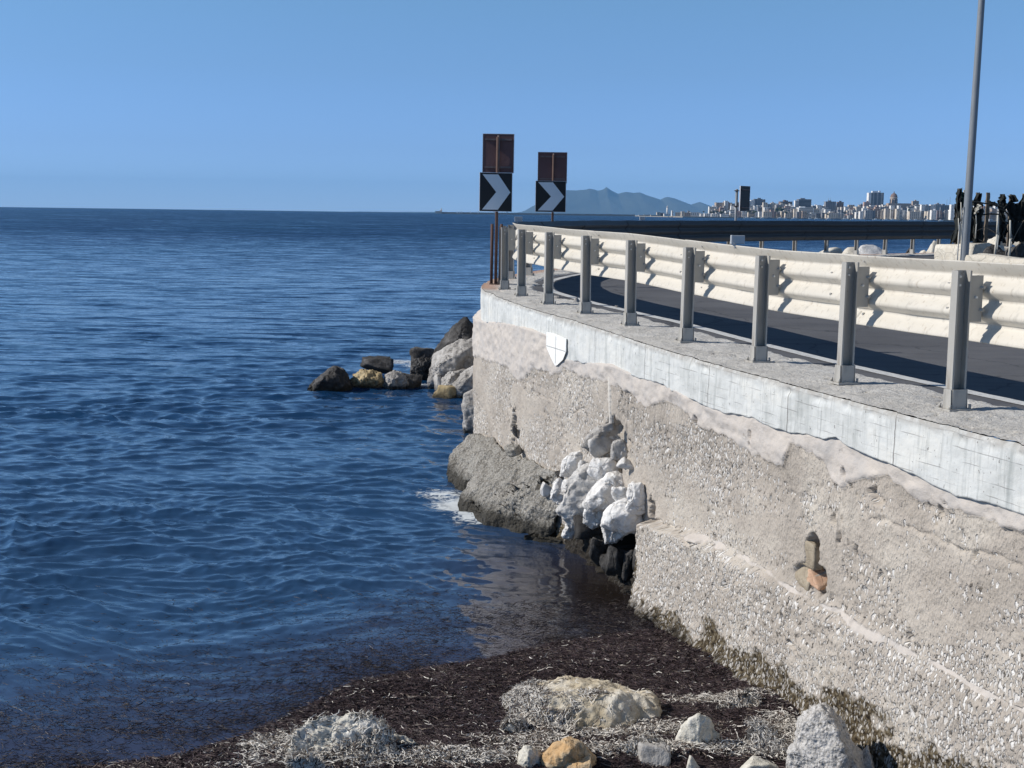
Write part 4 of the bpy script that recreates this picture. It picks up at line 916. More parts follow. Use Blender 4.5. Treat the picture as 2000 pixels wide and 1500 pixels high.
outline_rock('stone', [(1088, 1000), (1100, 940), (1130, 905), (1180, 900), (1225, 920), (1248, 960), (1250, 1020), (1215, 1040), (1150, 1035), (1110, 1030)], [(1170, 980, .2)], 14.0, .5, M['palegrey'], 'pale broken stone filling the back of the heap behind the others', 411, .03, GP, 'stone')
GR = 'dark wet rubble in the hollow under the heap'
for i, (b, of, lb) in enumerate([((1150, 1048, 1192, 1085), .5, 'dark wet stone under the left side of the heap'), ((1182, 1060, 1226, 1100), .38, 'dark wet stone at the mouth of the hollow'), ((1214, 1072, 1240, 1106), .1, 'dark wet stone deep in the hollow'),
                                  ((1236, 1040, 1266, 1100), .15, 'tall dark wet stone closing the right side of the hollow'), ((1170, 1080, 1205, 1098), .4, 'low dark stone at the waterline under the heap'), ((1244, 1100, 1272, 1150), .12, 'dark stone at the corner where the footing meets the water')]):
    wy = wall_at((b[0]+b[2])/2, (b[1]+b[3])/2)[0][1]
    place_rock('stone', b, wy-of, M['dark'], lb, 301+i*7, .8, (0, .2, i), .15, 4, GR, 'stone', rough=.14, planes=7)
# masonry seen in the hole of the wall
def in_hole(box, mat, label, seed, inn, cat):
    p, s0, z0 = wall_at((box[0]+box[2])/2, (box[1]+box[3])/2, -inn); a = wall_at(box[0], box[1], -inn); b = wall_at(box[2], box[3], -inn)
    hw = abs(a[1]-b[1])/2; hh = (box[3]-box[1])/FPX*p[1]/2*1.02; ang = math.atan2(*pdir(s0)[::-1])
    V, F = rock_mesh(seed, (hw, .06, hh), (0, .0, 0), 4, 3, .04, .02)
    V = V@np.array(Matrix.Rotation(ang, 3, 'Z')).T; me = npmesh('masonry_block', V, F); o = link('masonry_block', me, mat); o.location = p; tag(o, label, cat, 'masonry exposed in the small hole in the wall')
in_hole((1576, 1056, 1602, 1108), M['block'], 'upper ochre masonry block exposed in the small hole in the wall', 61, .07, 'masonry block')
in_hole((1551, 1102, 1590, 1155), M['block'], 'lower left ochre masonry block exposed in the small hole in the wall', 63, .05, 'masonry block')
in_hole((1589, 1114, 1612, 1156), M['brick'], 'small orange brick piece exposed in the small hole in the wall', 65, .07, 'masonry block')

# bits on the kerb
for i, (px, py, r) in enumerate([(1088, 586, .055), (1126, 590, .06), (1006, 570, .05), (1068, 572, .03), (1205, 600, .03)]):
    q = at(px, py, z=base_z(16.5)); V, F = rock_mesh(500+i, (r, r*.8, r*.7), (0, 0, i), 3)
    o = link('kerb_stone', npmesh('kerb_stone', V, F), M['grey']); o.location = q+Vector((0, 0, r*.5))
    tag(o, ['lump of stone just right of the third farthest post foot', 'lump of stone between two post feet on the kerb', 'small stone by the farthest post foot', 'tiny stone left of a post foot on the kerb', 'tiny stone on the kerb beside the asphalt'][i], 'stone', 'loose stones on the kerb')

#SECTION_BEACH
# ------------------------------------------------------------------ beach of dead posidonia leaves
def beach_z(x, y):
    d = shore_d(x, y)
    z = np.interp(d, [-3, -.6, 0, .25, 1.0, 3], [-.6, -.14, .004, .035, .07, .16])
    z = z + sstep(0, .6, d)*(.035*fbm(x*1.3, y*1.3, 3., 4)+.012*fbm(x*7, y*7, 1., 3))
    # two low mounds: by the left rocks and against the wall
    for px, py, rx, ry, h in ((680, 1490, .8, .3, .06), (1530, 1380, .3, .4, .06), (760, 1350, .35, .2, .05), (900, 1495, 1.2, .15, .04), (1400, 1500, .8, .15, .04)):
        q = at(px, py, z=0.05); z = z + h*np.exp(-((x-q.x)/rx)**2-((y-q.y)/ry)**2)
    return z
def build_beach():
    xs = np.arange(-7, 4.6, .035); ys = np.arange(4.0, 13.2, .035)
    X, Y = np.meshgrid(xs, ys, indexing='ij'); Z = beach_z(X, Y)
    t = NT('wet_leaf_litter'); p = t.pos(); n = t.noise(t.scl(p, (1, 2.2, 1)), 30, 5, .7); n2 = t.noise(p, 2., 4)
    c = t.ramp(n, (.35, (.010, .007, .007)), (.6, (.045, .032, .030)))
    dry = t.attr('dry'); c = t.mix(t.math('MULTIPLY', dry, .9), c, t.ramp(n, (.3, (.10, .085, .07)), (.6, (.42, .39, .34))))
    m = t.bsdf(c, .7, t.bump(n, .8, .015), spec=.3)
    me = npmesh('beach', np.stack([X, Y, Z], -1).reshape(-1, 3), gridfaces(*X.shape), attrs=dict(dry=dry_mask(X, Y)))
    tag(link('beach', me, m), 'ground of matted dark seagrass litter at the foot of the wall', 'ground', kind='structure')
DRYZ = [(at(px, py, z=.08), rx, ry, a) for px, py, rx, ry, a in
        [(620, 1475, .38, .16, 1), (760, 1497, .8, .09, 1), (930, 1500, .5, .06, .7), (1300, 1485, .3, .09, .8), (1450, 1490, .4, .10, .7), (1540, 1440, .16, .25, .9), (1490, 1290, .22, .5, .75),
         (1540, 1350, .18, .4, .8), (1180, 1440, .45, .12, .7), (1020, 1460, .25, .1, .6), (1400, 1372, .3, .08, .7), (1290, 1440, .4, .1, .6), (540, 1455, .2, .12, .7), (1120, 1490, .5, .1, .6)]]
def dry_mask(x, y):
    m = np.zeros(np.broadcast(x, y).shape)
    for q, rx, ry, a in DRYZ: m = np.maximum(m, a*np.exp(-((x-q.x)/rx)**2-((y-q.y)/ry)**2))
    return np.clip(m*1.2+.25*fbm(x*3, y*5, 6., 3)*(m > .1), 0, 1)
build_beach()
def strands(name, P, T, N, L, Wd, col, mat, segs=4, curl=1.0, lift=.006, g=None):
    g = g or RNG; n = len(P); T = T-N*np.sum(T*N, 1, keepdims=True); T /= np.linalg.norm(T, axis=1, keepdims=True)+1e-9
    B = np.cross(N, T); k = g.normal(0, curl, n); th = np.zeros(n); pts = []; pos = P-T*L[:, None]*.5
    h = g.uniform(0, lift, (segs+1, n)); tw = g.normal(0, .7, n)
    for i in range(segs+1):
        pts.append(pos+N*h[i][:, None]); d = T*np.cos(th)[:, None]+B*np.sin(th)[:, None]
        pos = pos+d*(L/segs)[:, None]; th = th+k*(1/segs)+g.normal(0, .25*min(curl, 1.5), n)
        if i == 0: dirs = [d]
        else: dirs.append(d)
    V = []
    for i in range(segs+1):
        b = np.cross(N, dirs[i]); b = b*np.cos(tw)[:, None]+N*np.abs(np.sin(tw))[:, None]
        w = Wd*(.5 if i in (0, segs) else 1.0)*.5
        V.append(pts[i]-b*w[:, None]); V.append(pts[i]+b*w[:, None])
    V = np.stack(V, 1).reshape(-1, 3); m = 2*(segs+1); base = np.arange(n)[:, None]*m
    F = np.concatenate([base+np.array([2*i, 2*i+1, 2*i+3, 2*i+2])[None, :] for i in range(segs)])
    C = np.repeat(np.concatenate([col, np.ones((n, 1))], 1), m, 0)
    return link(name, npmesh(name, V, F, smooth=False, cols=C), mat)
def palette(n, g, dryness):
    dk = np.array([.022, .014, .016]); md = np.array([.055, .038, .038]); lt = np.array([.22, .18, .15]); wh = np.array([.58, .55, .50])
    r = g.random(n); base = np.where((r < .62)[:, None], dk*g.uniform(.6, 1.8, (n, 1)), np.where((r < .965)[:, None], md*g.uniform(.6, 1.6, (n, 1)), lt*g.uniform(.5, 1.1, (n, 1))))
    dr = g.random(n); pale = np.where((dr < .30)[:, None], lt*g.uniform(.4, 1.2, (n, 1)), wh*g.uniform(.8, 1.4, (n, 1)))
    return np.where((g.random(n) < dryness)[:, None], pale, base)
def mat_leaves():
    g = np.random.default_rng(21); n = 210000
    x = g.uniform(-5.2, 3.6, n); y = g.uniform(7.0, 13.0, n)
    d = shore_d(x, y); e = np.interp(y, _ep[:, 1], _ep[:, 0])
    dens = np.where(d > 0, 1.0, np.exp(d/.85)*.60*(.25+.9*np.clip(.5+fbm(x*.8, y*1.8, 9., 4), 0, 1)))
    keep = (g.random(n) < dens) & (x < e-.02) & (y > 7.6) & (np.abs(x) < y*.46)
    x, y, d = x[keep], y[keep], d[keep]; n = len(x)
    z = np.where(d > 0, np.maximum(beach_z(x, y), .002), .003)+g.uniform(.002, .018, n)*np.where(d > 0, 1, .3)
    P = np.stack([x, y, z], 1); a = g.normal(0, 1., n)*np.where(d > 0, .65, .35)+.5*fbm(x*1.1, y*1.1, 2., 3)
    T = np.stack([np.cos(a), np.sin(a), np.zeros(n)], 1); N_ = np.stack([g.normal(0, .12, n), g.normal(0, .12, n), np.ones(n)], 1); N_ /= np.linalg.norm(N_, axis=1, keepdims=True)
    dm = dry_mask(x, y); dr = np.clip(.018+dm*1.0, 0, .95)*(d > -.05)+.006
    L = g.uniform(.04, .15, n)*np.where(d > 0, 1, .8); Wd = g.uniform(.004, .009, n)*np.where(d > 0, 1, .6)
    C_ = palette(n, g, dr)*np.where(d > 0, 1., .45)[:, None]
    o = strands('posidonia_litter', P, T, N_, L, Wd, C_, M['strand'], 4, 1.4, .014, g)
    tag(o, 'thick mat of dead brown seagrass leaves washed up and floating at the shore', 'seagrass litter', kind='stuff')
mat_leaves()

GFG = 'rocks on the seagrass beach in the foreground'
fg = [
      ('low', (560, 1462, 652, 1540), 8.9, 'cream', 'small rock capped with bleached seagrass in front of the broad covered rock', (0, 0, .2), 723, .9, 7),
      ('behind', (1648, 1455, 1722, 1530), 8.75, 'granular', 'smaller boulder half hidden behind the big grey boulder', (.1, .3, .3), 769, .8, 7),
      ('orangelow', (1098, 1482, 1160, 1530), 8.85, 'orange', 'small low orange rock in front of the larger orange one', (.1, .05, .3), 781, .8, 9),
      ('slabr', (1430, 1476, 1525, 1530), 8.95, 'cream', 'pale rock at the bottom edge left of the big grey boulder', (.1, .1, .3), 797, .8, 9),
      ('darkl', (1240, 1452, 1312, 1510), 9.2, 'grey', 'grey pointed rock poking out of bleached leaves at the bottom', (.1, .1, .3), 802, .8, 9),
      ('cov', (1460, 1418, 1545, 1485), 9.4, 'dark', 'dark rock hung with bleached seagrass left of the big grey boulder', (.1, .1, .3), 805, .8, 9),
      ('cov2', (1215, 1432, 1330, 1490), 9.5, 'grey', 'low rock buried in bleached seagrass left of the cream pyramid rock', (.1, .0, .3), 809, .8, 9),
      ('pale', (1335, 1474, 1400, 1520), 9.05, 'cream', 'small pale rock at the bottom edge below the cream pyramid rock', (.1, .0, .3), 811, .8, 9),
      ('fl', (975, 1402, 1035, 1432), 9.95, 'cream', 'small leaf covered rock at the left foot of the largest flat rock', (.1, .0, .3), 815, .8, 9)]
FGR = {}
for k, b, dp, m_, lb, rt, sd_, ky, pl in fg:
    hw = (b[2]-b[0])/FPX*9.3/2; yb_ = at((b[0]+b[2])/2, b[3], z=.12).y
    dp = yb_+hw*ky*.6
    o = place_rock('rock', b, dp, M[m_], lb, sd_, ky, rt, .10, 5, GFG, rough=.09, planes=pl, soft=.035); FGR[k] = ROCKS[o.name]
def ground_rock(outline, zt, zb, mat, label, seed, rough=.02, extra=()):
    ys = [p[1] for p in outline]; y0_, y1_ = min(ys), max(ys); pts = []
    for px, py in outline:
        q = at(px, py, z=zt+(zb-zt)*(py-y0_)/(y1_-y0_)); pts += [q, Vector((q.x, q.y, -.08))]
    for px, py, z in extra: pts.append(at(px, py, z=z))
    return hull_rock('rock', pts, mat, label, seed, rough=rough, group=GFG, fine=.02)
def fg_out(key, *a, **k): FGR[key] = ROCKS[ground_rock(*a, **k).name]
fg_out('big_flat', [(982, 1366), (994, 1345), (1035, 1330), (1085, 1322), (1100, 1318), (1130, 1330), (1175, 1328), (1225, 1340), (1270, 1350), (1285, 1378), (1275, 1405), (1240, 1425), (1180, 1440), (1110, 1448), (1060, 1428), (1005, 1395)], .30, .08, M['flat'], 'largest flat cream rock on the seagrass, half covered with bleached leaves', 71, .03, extra=[(1130, 1345, .36), (1060, 1362, .33), (1200, 1362, .33)])
fg_out('hump', [(562, 1490), (572, 1440), (590, 1410), (620, 1394), (660, 1396), (700, 1400), (740, 1412), (760, 1440), (768, 1480), (740, 1510), (600, 1515)], .40, .03, M['cream'], 'broad low rock at the lower left under a thick fleece of bleached seagrass', 72, .04)
fg_out('smooth', [(754, 1445), (758, 1428), (772, 1424), (800, 1436), (834, 1460), (838, 1474), (800, 1480), (762, 1472)], .24, .08, M['cream'], 'smooth bare pale rock right of the broad covered rock', 74, .012)
fg_out('cone', [(1318, 1442), (1330, 1418), (1352, 1400), (1366, 1394), (1385, 1402), (1404, 1425), (1418, 1448), (1400, 1458), (1350, 1461), (1325, 1455)], .46, .10, M['cream'], 'cream pyramid shaped rock on bleached leaves in the middle of the right side', 75, .015)
fg_out('darkcap', [(1400, 1388), (1425, 1366), (1450, 1345), (1470, 1347), (1485, 1368), (1500, 1393), (1470, 1402), (1420, 1402)], .26, .06, M['dark'], 'small dark rock with bleached leaves trailing off its left side', 79, .02)
o = outline_rock('rock', [(1538, 1560), (1542, 1466), (1558, 1428), (1562, 1394), (1588, 1374), (1616, 1380), (1644, 1408), (1672, 1452), (1698, 1500), (1718, 1570)], [(1640, 1440, .4), (1655, 1510, .55), (1600, 1400, .2)], 8.35, .55, M['granular'], 'big rounded grey boulder beside the foot of the wall', 76, .03, GFG)
o = outline_rock('rock', [(1056, 1530), (1062, 1478), (1085, 1450), (1112, 1438), (1140, 1446), (1165, 1475), (1172, 1530)], [(1112, 1470, .45)], 8.42, .4, M['orange'], 'orange rock at the bottom edge among paler rocks', 77, .015, GFG)
o = outline_rock('rock', [(1000, 1530), (1004, 1478), (1022, 1450), (1040, 1452), (1058, 1470), (1064, 1530)], [(1030, 1480, .45)], 8.45, .3, M['cream'], 'pointed pale rock left of the orange rock', 78, .012, GFG)
def drape(name, key, n, label, mask, dry=.92, seed=1, Lr=(.03, .10), off=.007):
    V, F = FGR[key]; g = np.random.default_rng(seed)
    A, B, C_ = V[F[:, 0]], V[F[:, 1]], V[F[:, 2]]; cr = np.cross(B-A, C_-A); ar = np.linalg.norm(cr, axis=1); Nn = cr/ar[:, None]; c = (A+B+C_)/3
    w = ar*mask(c, Nn); w = np.maximum(w, 0); idx = g.choice(len(F), n, p=w/w.sum())
    u = g.random((n, 2)); u = np.where(u.sum(1, keepdims=True) > 1, 1-u, u)
    P = A[idx]+(B-A)[idx]*u[:, :1]+(C_-A)[idx]*u[:, 1:]; N_ = Nn[idx]
    thick = off*g.uniform(.2, 1.6, n)
    P = P+N_*thick[:, None]
    T = g.normal(0, .55, (n, 3))+np.array([0, -.1, -1.0])*(1-N_[:, 2:3])*1.6+np.array([.6, .2, 0])[None, :]*fbm(P[:, 0]*3, P[:, 1]*3, P[:, 2]*3, 2)[:, None]*2.5
    N_ = N_+g.normal(0, .12, (n, 3)); N_ /= np.linalg.norm(N_, axis=1, keepdims=True)
    o = strands(name, P, T, N_, g.uniform(*Lr, n), g.uniform(.004, .008, n), palette(n, g, dry), M['dry'], 4, 1.6, .008, g)
    tag(o, label, 'dry seagrass', kind='stuff')
def nz(c, s=4., z=3.): return .5+fbm(c[:, 0]*s, c[:, 1]*s, c[:, 2]*s+z, 3)
up = lambda c, N: (N[:, 2] > -.15).astype(float)
c0 = FGR['big_flat'][0].mean(0); ex = np.ptp(FGR['big_flat'][0][:, 0])
drape('dry_seagrass_fleece', 'big_flat', 8000, 'bleached seagrass draped over the left half and foot of the largest flat rock',
      lambda c, N: up(c, N)*np.clip(np.maximum(sstep(.02, -.16, (c[:, 0]-c0[0])/ex+.25*fbm(c[:, 0]*3, c[:, 1]*3, 0., 3)), sstep(.02, -.05, c[:, 2]-c0[2]+.02+.05*fbm(c[:, 0]*5, c[:, 1]*5, 0, 3)))+.01, 0, 1), seed=2)
drape('dry_seagrass_fleece', 'hump', 5000, 'thick bleached seagrass fleece on the broad low rock at the lower left', lambda c, N: up(c, N)*(.12+sstep(.35, .6, nz(c, 3.))), seed=3, off=.012)
drape('dry_seagrass_fleece', 'low', 5000, 'bleached seagrass cap on the small rock at the bottom left', lambda c, N: up(c, N), seed=4, off=.01)
drape('dry_seagrass_fleece', 'darkcap', 2600, 'bleached leaves trailing over the left side of the small dark rock', lambda c, N: up(c, N)*(N[:, 0] < .25), seed=5, off=.02)
drape('dry_seagrass_fleece', 'cov', 3500, 'bleached seagrass hanging over the dark rock beside the big boulder', lambda c, N: up(c, N)*sstep(.3, .6, nz(c)+.2), seed=6, off=.03)
drape('dry_seagrass_fleece', 'cov2', 2500, 'bleached seagrass burying the low rock left of the cream pyramid rock', lambda c, N: up(c, N), seed=7, off=.012)
drape('dry_seagrass_fleece', 'fl', 1400, 'bleached leaves over the small rock at the foot of the largest flat rock', lambda c, N: up(c, N), seed=8, off=.02)
def loose_dry():
    g = np.random.default_rng(33); n = 17000; q = np.array([(z[0].x, z[0].y, z[1], z[2]) for z in DRYZ]); i = g.integers(0, len(q), n)
    x = q[i, 0]+g.normal(0, .62, n)*q[i, 2]; y = q[i, 1]+g.normal(0, .62, n)*q[i, 3]; d = shore_d(x, y); e = np.interp(y, _ep[:, 1], _ep[:, 0])
    k = (d > .05) & (x < e-.03) & (y > 7.5) & (g.random(n) < .25+.75*np.clip(.55+fbm(x*5, y*7, 4., 3), 0, 1)); x, y = x[k], y[k]; n = len(x)
    P = np.stack([x, y, np.maximum(beach_z(x, y), 0)+g.uniform(.006, .03, n)], 1); a = g.normal(0, .9, n); T = np.stack([np.cos(a), np.sin(a), g.normal(0, .2, n)], 1)
    N_ = np.stack([g.normal(0, .3, n), g.normal(0, .3, n), np.ones(n)], 1); N_ /= np.linalg.norm(N_, axis=1, keepdims=True)
    o = strands('dry_seagrass', P, T, N_, g.uniform(.03, .11, n), g.uniform(.004, .008, n), palette(n, g, .85), M['dry'], 4, 1.5, .02, g)
    tag(o, 'loose bleached seagrass heaped between the foreground rocks and along the wall', 'dry seagrass', kind='stuff')
loose_dry()

# ------------------------------------------------------------------ whitewashed walls and ragged fence inside the bend
def low_wall(p0, p1, zt, thick, label, seed, z0=2.80, zt2=None):
    a, b = Vector(p0), Vector(p1); L = (b-a).length; zt2 = zt if zt2 is None else zt2
    d = (b-a).normalized(); n = Vector((d.y, -d.x, 0)); nu = max(8, int(L/.06)); prof = []
    hs = np.linspace(0, 1, 14)
    for t in hs: prof.append((0, t))
    for t in np.linspace(0.1, .9, 6): prof.append((t, 1))
    for t in hs[::-1]: prof.append((1, t))
    u = np.linspace(0, L, nu); V = np.zeros((nu, len(prof), 3))
    for j, (w, t) in enumerate(prof):
        zz = z0+((zt+(zt2-zt)*u/L)-z0)*t
        base = np.array([a.x, a.y])[None, :]+np.array([d.x, d.y])[None, :]*u[:, None]-np.array([n.x, n.y])[None, :]*(w*thick)
        k = .03*fbm(u*2.3+seed, t*2., w*3.+seed, 4); s_ = (-1 if w > .5 else 1); rr = .035*np.clip((t-.85)/.15, 0, 1)**2
        V[:, j, 0] = base[:, 0]+n.x*(k-rr)*s_; V[:, j, 1] = base[:, 1]+n.y*(k-rr)*s_; V[:, j, 2] = zz+(.03*fbm(u*3+seed, w*2, 9., 3) if t == 1 else 0)
    F = gridfaces(nu, len(prof)); V = V.reshape(-1, 3); m = len(prof)
    me = npmesh('low_wall', V, F); bm = bmesh.new(); bm.from_mesh(me); bm.verts.ensure_lookup_table()
    bm.faces.new([bm.verts[i] for i in range(m)]); bm.faces.new([bm.verts[(nu-1)*m+i] for i in range(m)][::-1]); bmesh.ops.recalc_face_normals(bm, faces=bm.faces); bm.to_mesh(me); bm.free()
    return tag(link('low_wall', me, M['whitestone']), label, 'low wall', 'whitewashed low walls inside the bend')
y1 = 21.2
A_ = at(1826, 478, y=y1+.35); B_ = at(1900, 478, y=y1-.35)
low_wall((A_.x, y1+.35, 0), (B_.x, y1-.35, 0), A_.z, .8, 'higher whitewashed block at the left end where the fence begins', 3, zt2=B_.z)
C_ = at(1885, 484, y=22.4); low_wall((C_.x, 22.4, 0), (C_.x+1.0, 22.6, 0), C_.z, .5, 'short whitewashed ledge behind the lamp post', 5)
D_ = at(1886, 497, y=19.6); E_ = at(2060, 512, y=18.4); low_wall((D_.x, 19.6, 0), (E_.x, 18.4, 0), D_.z, .5, 'long low whitewashed wall in front of the fence', 9, zt2=E_.z)
def dark_heap():
    for i, (b, dp, lb) in enumerate([((1918, 478, 1975, 520), 20.6, 'black stone lying behind the whitewashed wall between two pale canes'), ((1965, 476, 2040, 520), 20.4, 'large black stone at the right end behind the whitewashed wall')]):
        place_rock('rock', b, dp, M['dark'], lb, 901+i*4, .6, (0, 0, i), .2, 4, 'dark stones behind the whitewashed wall', rough=.1)
    for i, (b, dp) in enumerate([((1925, 462, 1968, 482), 23.4), ((1975, 464, 2020, 484), 23.2)]):
        place_rock('rock', b, dp, M['whitestone'], ['pale flat topped stone behind the fence near its middle', 'pale flat topped stone behind the fence at the right'][i], 921+i*4, .8, (0, 0, i), .1, 4, 'pale stones behind the fence', rough=.06)
dark_heap()
FENCE_POSTS = [(1868, 368, 476, 21.5, .05, 'netted'), (1878, 371, 476, 21.6, .02, 'thin'), (1903, 376, 482, 21.6, .05, 'netted'), (1924, 376, 470, 21.8, .055, 'bare'), (1951, 379, 468, 21.9, .05, 'black'),
               (1970, 380, 468, 22., .07, 'netted'), (1996, 378, 468, 22.1, .08, 'netted'), (2018, 380, 468, 22.2, .06, 'netted')]
PL = ['first fence post, wrapped in black netting above the higher white block', 'thin fence stake beside the green netting', 'fence post just right of the lamp post with torn netting', 'bare weathered wooden fence post', 'fence post topped with bunched black netting',
      'broken wooden post with hanging black netting', 'thick wooden post with hanging netting at the right edge of the photo', 'fence post beyond the right edge post']
def tatter(pts, m, name, parent, seed, w=.0):
    """crumpled sheet of netting: left and right border polylines"""
    n1, n2 = 26, 12; Lf, Rt = np.array(pts[0]), np.array(pts[1]); u = np.linspace(0, 1, n1)
    Li = np.stack([np.interp(u, np.linspace(0, 1, len(Lf)), Lf[:, k]) for k in range(3)], 1); Ri = np.stack([np.interp(u, np.linspace(0, 1, len(Rt)), Rt[:, k]) for k in range(3)], 1)
    v = np.linspace(0, 1, n2)[None, :, None]; V = Li[:, None]*(1-v)+Ri[:, None]*v; U, V_ = np.meshgrid(u, v.ravel(), indexing='ij')
    V[..., 1] += .05*np.sin(V_*14+seed)+.04*fbm(U*5, V_*5, seed, 3); V[..., 0] += .03*fbm(U*7, V_*3, seed+3., 3); V[..., 2] += .02*fbm(U*3, V_*9, seed+6., 3)
    F = gridfaces(n1, n2); keep = (vn(F[:, 0]*.37, F[:, 0]//n2*.6, seed) > -.75); F = F[keep]
    o = link(name, npmesh(name, V.reshape(-1, 3), F), m, parent); md = o.modifiers.new('t', 'SOLIDIFY'); md.thickness = .008; return o
for i, (px, yt, yb, dp, w, kind) in enumerate(FENCE_POSTS):
    a = at(px, yb, y=dp); b = at(px, yt, y=dp); h = b.z-a.z; root = empty('fence_post', (a.x, dp, a.z-.12)); tag(root, PL[i], 'fence post', 'posts of the ragged fence')
    bm = bmesh.new(); n = 14; prev = None; g = random.Random(i)
    sx, sy = (w/2, w/2*.8) if kind != 'thin' else (.018, .018)
    for k in range(n):
        z = (h+.12)*k/(n-1); j = g.uniform(-.006, .006); ring = [bm.verts.new((x*sx+j+g.uniform(-.003, .003), y*sy, z)) for x, y in ((-1, -1), (1, -1), (1, 1), (-1, 1))]
        if prev:
            for q in range(4): bm.faces.new((prev[q], prev[(q+1) % 4], ring[(q+1) % 4], ring[q]))
        prev = ring
    bm.faces.new(prev); fin(bm, 'post', M['wood'] if kind in ('bare', 'netted') else M['netting'] if kind == 'black' else M['stick'], root)
    if kind in ('netted', 'black'):
        tall = h*(.97 if i in (0, 2) else .62 if kind == 'netted' else .35); top = h+.12-.02
        tatter([[(-w*.9, -.07, top), (-w*1.5, -.08, top-tall*.35), (-w*1.1, -.08, top-tall*.7), (-w*2.2 if i == 0 else -w*1.0, -.06, top-tall)], [(w*.2, -.07, top+.02), (w*(.5 if i in (0, 2) else 1.5), -.07, top-tall*.4), (w*(.6 if i in (0, 2) else 1.9), -.07, top-tall*.75), (w*(.6 if i != 2 else 3), -.07, top-tall)]], M['netting'], 'netting', root, i*3+1.)
# green sheet between first post and lamp post, pale canes, wires, crumpled nets
def seg_net(px0, px1, yt0, yt1, yb0, yb1, dp, m, label, seed):
    a, b, c, d = at(px0, yt0, y=dp), at(px1, yt1, y=dp), at(px0, yb0, y=dp), at(px1, yb1, y=dp)
    root = tatter([[tuple(a), tuple((a+c)/2), tuple(c)], [tuple(b), tuple((b+d)/2), tuple(d)]], m, 'fence_netting', None, seed)
    tag(root, label, 'netting', 'torn netting on the fence')
seg_net(1868, 1888, 373, 376, 400, 404, 21.55, M['green'], 'dark green netting strip between the first two stakes', 11.)
seg_net(1866, 1890, 398, 402, 474, 478, 21.65, M['netting'], 'black netting hanging below the green strip', 12.)
seg_net(1893, 1921, 388, 398, 478, 484, 21.7, M['netting'], 'wide black netting right of the lamp post', 13.)
seg_net(1928, 1948, 390, 396, 403, 402, 21.8, M['netting'], 'bunched black netting between the bare post and the black topped post', 14.)
seg_net(1952, 1962, 410, 400, 470, 474, 21.8, M['netting'], 'narrow black netting strip under the tangled wires', 15.)
seg_net(1975, 2004, 425, 420, 476, 470, 21.8, M['netting'], 'tangled dark netting near the right edge', 16.)
for i, (x0, y0, x1, y1_, dp, lb) in enumerate([(1943, 496, 1949, 420, 20.4, 'pale cane leaning up to the black topped post'), (1947, 494, 1950, 425, 20.6, 'second pale cane close beside the leaning one'), (1971, 502, 1973, 430, 20.3, 'pale cane standing alone near the right edge'),
                                               (1875, 478, 1877, 395, 21.3, 'pale slat in front of the green netting'), (1871, 478, 1872, 426, 21.3, 'short pale slat at the left of the netting'), (1905, 460, 1906, 415, 21.3, 'thin grey twig hanging right of the lamp post'), (1880, 478, 1880, 440, 21.3, 'short slat just left of the lamp post')]):
    a, b = at(x0, y0, y=dp), at(x1, y1_, y=dp); root = bmesh.new(); rr = .02 if i in (0, 2) else .012
    mid = (a+b)/2+Vector((.012, 0, 0)); cyl_bm(root, a-Vector((0, 0, .05)), mid, rr, rr*.9, 8); cyl_bm(root, mid, b, rr*.9, rr*.7, 8)
    tag(fin(root, 'cane', M['stick']), lb, 'cane', 'canes and slats of the fence')
def wires():
    g = random.Random(5)
    for i, (pts, lb) in enumerate([([(1890, 398), (1905, 394), (1922, 397), (1940, 399), (1958, 405)], 'upper sagging black wire of the fence'), ([(1915, 420), (1935, 418), (1952, 420), (1960, 432), (1975, 436)], 'middle black wire tied to the bare post'), ([(1950, 407), (1962, 412), (1972, 425), (1966, 440), (1960, 456)], 'loose looping wire hanging from the black topped post'),
                                  ([(1912, 468), (1935, 478), (1950, 486)], 'thin twig lying across the black stones'), ([(1905, 452), (1925, 445), (1945, 456)], 'thin bent twig in front of the wide netting'), ([(1978, 470), (1988, 450), (2000, 430)], 'thin twig crossing the netting at the right edge')]):
        P = [at(x, y, y=21.3) for x, y in pts]; bm = bmesh.new(); r = .013 if i < 3 else .006
        Q = catmull(np.array([tuple(p) for p in P]), 6)
        for a, b in zip(Q[:-1], Q[1:]): cyl_bm(bm, a, b, r, r, 6)
        tag(fin(bm, 'wire' if i < 3 else 'twig', M['netting'] if i < 3 else M['wood']), lb, 'wire' if i < 3 else 'twig')
    q = tatter([[tuple(at(1914, 400, y=21.3)), tuple(at(1905, 412, y=21.3))], [tuple(at(1911, 404, y=21.3)), tuple(at(1904, 418, y=21.3))]], M['stick'], 'rag', None, 3.)
    tag(q, 'pale rag caught on the fence wire', 'rag')
wires()
# armour rocks on the sea side of the far rail
GA = 'pale armour rocks beyond the far guardrail'
for i, (b, y, m_, lb) in enumerate([((1640, 483, 1700, 500), 45, 'whitestone', 'pale flat rock seen under the far guardrail, left of three'), ((1672, 478, 1746, 502), 44.0, 'limestone', 'broad rubbly pale rock under the far guardrail'), ((1560, 482, 1650, 497), 47.0, 'whitestone', 'low pale rock sliver under the far guardrail'),
                                     ((1760, 484, 1792, 500), 44.5, 'dark', 'small dark rock at the foot of a far guardrail post'), ((1806, 470, 1850, 502), 44.5, 'whitestone', 'pale pointed rock beside the far end of the visible guardrail'), ((1785, 488, 1812, 500), 45.5, 'whitestone', 'small pale rock between dark and pointed rocks under the far guardrail')]):
    place_rock('rock', b, y+1.5, M[m_], lb, 951+i*3, .8, (0, 0, i), .6, 4, GA, rough=.08)
